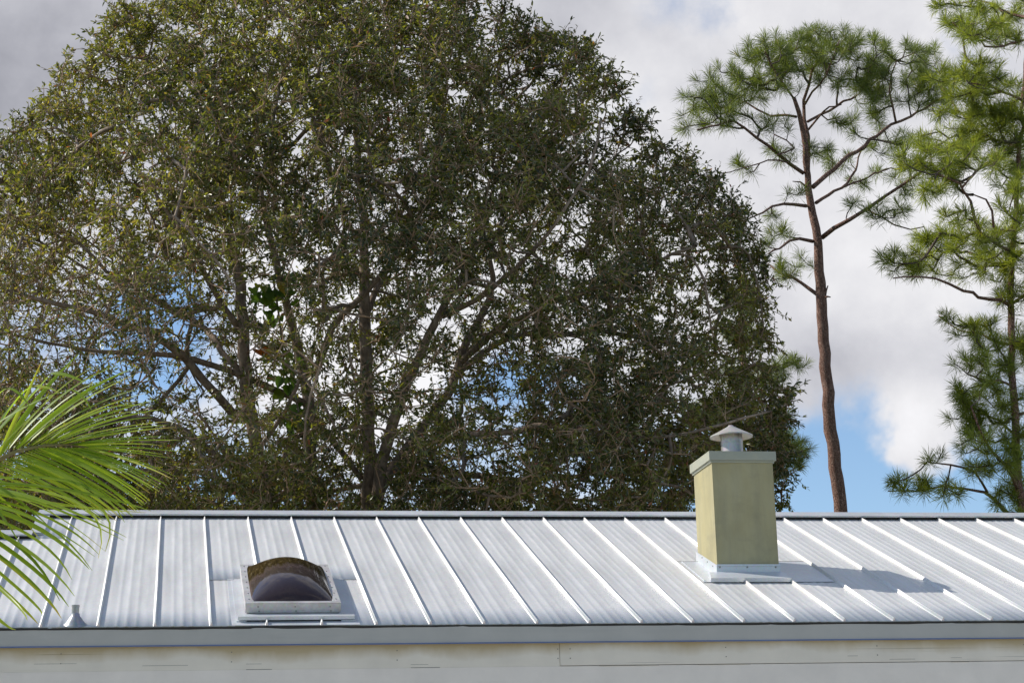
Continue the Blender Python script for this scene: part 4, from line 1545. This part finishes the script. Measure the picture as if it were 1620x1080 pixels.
def leaflet(parent, p0, p1, p2, wmax, tint, twist=0.0, n=9):
    """one folded blade along a quadratic curve"""
    p0, p1, p2 = map(np.asarray, (p0, p1, p2))
    c = 2 * p1 - .5 * (p0 + p2)
    vs, fs = [], []
    for i in range(n + 1):
        t = i / n
        p = (1 - t) ** 2 * p0 + 2 * t * (1 - t) * c + t * t * p2
        d = unit((1 - t) * (c - p0) + t * (p2 - c))
        s = np.cross(d, (-.2 + twist, -.62, .75))
        s = unit(s)
        nm = np.cross(s, d)
        w = wmax * (.35 + .65 * min(1, t / .18)) * max(0.0, 1 - t ** 2.6) + .0012
        vs += [p + s * w + nm * w * .35, p, p - s * w + nm * w * .35]
    for i in range(n):
        a = i * 3
        fs += [(a, a + 1, a + 4, a + 3), (a + 1, a + 2, a + 5, a + 4)]
    base = parent_origin(parent)
    m_ = bpy.data.meshes.new('leaflet')
    m_.from_pydata([tuple(np.array(v) - np.array(base)) for v in vs], [], fs)
    m_.materials.append(MAT['palm'])
    a_ = m_.attributes.new('tint', 'FLOAT', 'FACE')
    tv = []
    for i in range(n):
        e_ = .38 * max(0, (i / n - .72) / .28)
        tv += [min(1, tint + e_ + .05), min(1, tint + e_ - .05)]
    a_.data.foreach_set('value', tv)
    m_.polygons.foreach_set('use_smooth', [True] * len(fs))
    m_.update()
    return link('leaflet', m_, parent)


def frond(rach, leaves, name='frond'):
    path = smooth_path([(*at(px, py, YP + dy), r) for px, py, dy, r in rach], .08)
    m_ = MB()
    m_.tube([p[:3] for p in path], [p[3] for p in path], 7)
    fo = m_.build(name, MAT['rachis'], palm, True)
    for (b, md, tpx, dyb, dyt, w) in leaves:
        p0 = at(b[0], b[1], YP + dyb)
        p1 = at(md[0], md[1], YP + (dyb + dyt) / 2)
        p2 = at(tpx[0], tpx[1], YP + dyt)
        leaflet(fo, p0, p1, p2, w * mpp(YP), float(np.clip(rng.normal(.52, .2), .05, .85)), float(rng.normal(0, .35)))
    return fo


def q1(x, y):
    return (x / 4.5, 560 + y / 4.5)


up_leaves = []
# upper row: base along the rachis, mid, tip (enlargement coordinates)
for b, md, tpz, w in [((0, 705), (150, 380), (300, 45), 5), ((5, 720), (260, 330), (560, 0), 6), ((60, 680), (440, 300), (870, 65), 5.5), ((120, 672), (520, 330), (940, 105), 6),
                      ((170, 662), (560, 360), (985, 135), 6), ((230, 650), (640, 420), (1085, 265), 5.5), ((290, 645), (690, 455), (1135, 320), 5), ((350, 640), (760, 480), (1165, 390), 5.5),
                      ((400, 640), (800, 535), (1220, 478), 5), ((450, 640), (850, 565), (1252, 520), 4.5), ((500, 650), (890, 620), (1280, 612), 4.5), ((550, 655), (920, 665), (1290, 695), 4.2),
                      ((600, 665), (920, 700), (1240, 742), 4), ((310, 650), (700, 410), (1085, 370), 5)]:
    up_leaves.append((q1(*b), q1(*md), q1(*tpz), 0, rng.uniform(-.15, .35), w * .66))
for i in range(1, 12):
    A_, B_ = up_leaves[i], up_leaves[i + 1]
    f = rng.uniform(.3, .7)
    mixp = [tuple(np.array(A_[k]) * f + np.array(B_[k]) * (1 - f)) for k in range(3)]
    mixp[2] = tuple(np.array(mixp[0]) + (np.array(mixp[2]) - np.array(mixp[0])) * rng.uniform(.8, .97))
    up_leaves.append((mixp[0], mixp[1], mixp[2], 0, rng.uniform(-.3, .3), 2.6))
# three broad near blades at the far left that fold over
for b, md, tpz, w in [((-60, 600), (190, 340), (360, 140), 11), ((-90, 640), (120, 330), (240, 232), 9), ((-20, 690), (200, 470), (420, 260), 6), ((-120, 560), (-40, 340), (50, 245), 10)]:
    up_leaves.append((q1(*b), q1(*md), q1(*tpz), -.05, -.35, w * .72))
for b, md, tpz, w in [((360, 140), (470, 150), (600, 200), 5), ((240, 232), (330, 240), (420, 275), 4), ((-40, 510), (240, 350), (500, 250), 5), ((500, 250), (590, 310), (650, 400), 3.5),
                      ((50, 245), (130, 280), (215, 380), 5)]:
    up_leaves.append((q1(*b), q1(*md), q1(*tpz), -.35, -.45, w * .6))
lo_leaves = []
for i in range(33):
    f = i / 32
    bx, by = 620 - 700 * f, 668 + (0 if f < .5 else (f - .5) * 260)
    tx_ = 1230 - 500 * f + rng.uniform(-50, 50)
    ty_ = 850 + 260 * min(1, f * 2.0) + 160 * max(0, f - .5) + rng.uniform(-20, 30)
    mx_ = bx + (tx_ - bx) * .55
    my_ = by + (ty_ - by) * .45
    lo_leaves.append((q1(bx, by), q1(mx_, my_), q1(tx_, ty_), 0, rng.uniform(-.5, .1), rng.uniform(1.7, 2.3)))
frond([(-420, 960, 0, .028), (-250, 850, -.05, .024), (-110, 775, -.08, .018), (0, 725, 0, .012), (30, 712, 0, .009), (70, 704, 0, .007), (110, 703, 0, .0055), (140, 708, 0, .004)], up_leaves + lo_leaves)


def q2(x, y):
    return (x / 3.6, 780 + y / 3.6)


l2 = []
for b, md, tpz, w in [((-160, -30), (230, 40), (720, 250), 6), ((-180, -20), (200, 50), (705, 268), 6), ((-190, 0), (180, 60), (600, 330), 5), ((-200, 10), (250, 130), (565, 350), 5), ((-210, 30), (220, 160), (525, 440), 6),
                      ((-220, 50), (200, 190), (510, 432), 6.5), ((-230, 90), (180, 250), (410, 492), 6), ((-240, 110), (160, 330), (425, 585), 5.5), ((-250, 140), (150, 400), (392, 645), 7.5), ((-260, 180), (140, 480), (350, 712), 7),
                      ((-265, 240), (120, 560), (240, 690), 5), ((-270, 300), (60, 590), (216, 742), 5), ((-280, 330), (40, 580), (155, 722), 4), ((-290, 420), (-40, 690), (90, 776), 6),
                      ((-170, -30), (300, 60), (830, 110), 6), ((-160, -50), (360, -20), (860, 100), 6), ((-150, -70), (420, -60), (710, 165), 5), ((-150, -40), (450, 60), (560, 370), 4),
                      ((-140, -60), (500, 30), (600, 330), 4), ((-220, 70), (120, 120), (540, 360), 5.5), ((-250, 150), (100, 300), (340, 610), 6), ((-255, 200), (80, 420), (310, 650), 5)]:
    l2.append((q2(*b), q2(*md), q2(*tpz), -.1, rng.uniform(-.7, -.2), w * .58))
frond([(-420, 960, 0, .026), (-250, 900, -.2, .022), (-120, 880, -.25, .016), (-75, 900, -.2, .01), (-60, 940, -.1, .006)], l2)
frond([(-420, 960, 0, .028), (-300, 800, .1, .022), (-150, 730, -.1, .016), (-60, 745, -.1, .01), (-30, 770, -.1, .006)],
      [((-60 - 12 * i, 742 - 2 * i), (20 - 14 * i, 760 + 3 * i), (120 - 22 * i + rng.uniform(-20, 20), 815 + 7 * i + rng.uniform(-10, 20)), -.1, rng.uniform(-.6, 0), 3) for i in range(10)])

# --- climbing vine on the stems ---------------------------------------------------------
vbp = at(478, 690, YB - .35)
vine = thing('climbing_vine', 'bright green large leaved vine climbing the middle stems of the broadleaf tree', 'vine', tuple(vbp))
m = MB()
vpath = smooth_path([(*at(px, py, YB - .35), .018) for px, py in ((482, 700), (470, 640), (452, 590), (446, 540), (440, 490), (432, 440))], .15)
m.tube([p[:3] for p in vpath], [p[3] for p in vpath], 6)
m.build('stem', MAT['bark'], vine, True)


def vine_leaf(c, size, tint, ang):
    hv = [(0, 0), (.22, .12), (.42, -.02), (.46, -.3), (.3, -.62), (0, -1.0), (-.3, -.62), (-.46, -.3), (-.42, -.02), (-.22, .12)]
    nrm = unit(np.array([rng.normal(-.1, .5), -1.0, rng.normal(.5, .4)]))
    sx = unit(np.cross(nrm, (0, 0, 1.0)))
    sy = np.cross(sx, nrm) * -1
    if sy[2] < 0:
        sy = -sy
    ca_, sa_ = math.cos(ang), math.sin(ang)
    vs = []
    for x, y in hv:
        X, Yv = x * ca_ - y * sa_, x * sa_ + y * ca_
        vs.append(np.asarray(c) + (sx * X + sy * Yv) * size + nrm * (abs(x) * .25 - (y * y) * .12) * size)
    base = parent_origin(vine)
    m_ = bpy.data.meshes.new('leaf')
    m_.from_pydata([tuple(v - np.array(base)) for v in vs], [], [(0, 1, 2, 3, 4, 5), (0, 5, 6, 7, 8, 9)])
    m_.materials.append(MAT['vine'])
    a_ = m_.attributes.new('tint', 'FLOAT', 'FACE')
    a_.data.foreach_set('value', [tint, tint])
    m_.update()
    return link('leaf', m_, vine)


for i in range(95):
    k = rng.uniform(0, 1)
    if k < .36:
        px_, py_ = rng.normal(424, 16), rng.normal(472, 20)
    elif k < .5:
        px_, py_ = rng.normal(458, 9), rng.normal(452, 12)
    else:
        f = rng.uniform(0, 1)
        px_, py_ = 445 + 25 * f + rng.normal(0, 11), 545 + 140 * f
    vine_leaf(at(px_, py_, YB - .4 + rng.normal(0, .12)), rng.uniform(.10, .21), float(np.clip(rng.normal(.4, .2), 0, .75)), rng.normal(0, .5))
o = vine_leaf(at(410, 553, YB - .75), .30, 1.0, -.5)
o['label'] = 'withered orange leaf'
o = vine_leaf(at(449, 446, YB - .75), .24, .92, -.2)
o['label'] = 'yellowed leaf'
o = vine_leaf(at(438, 548, YB - .7), .22, .82, .4)
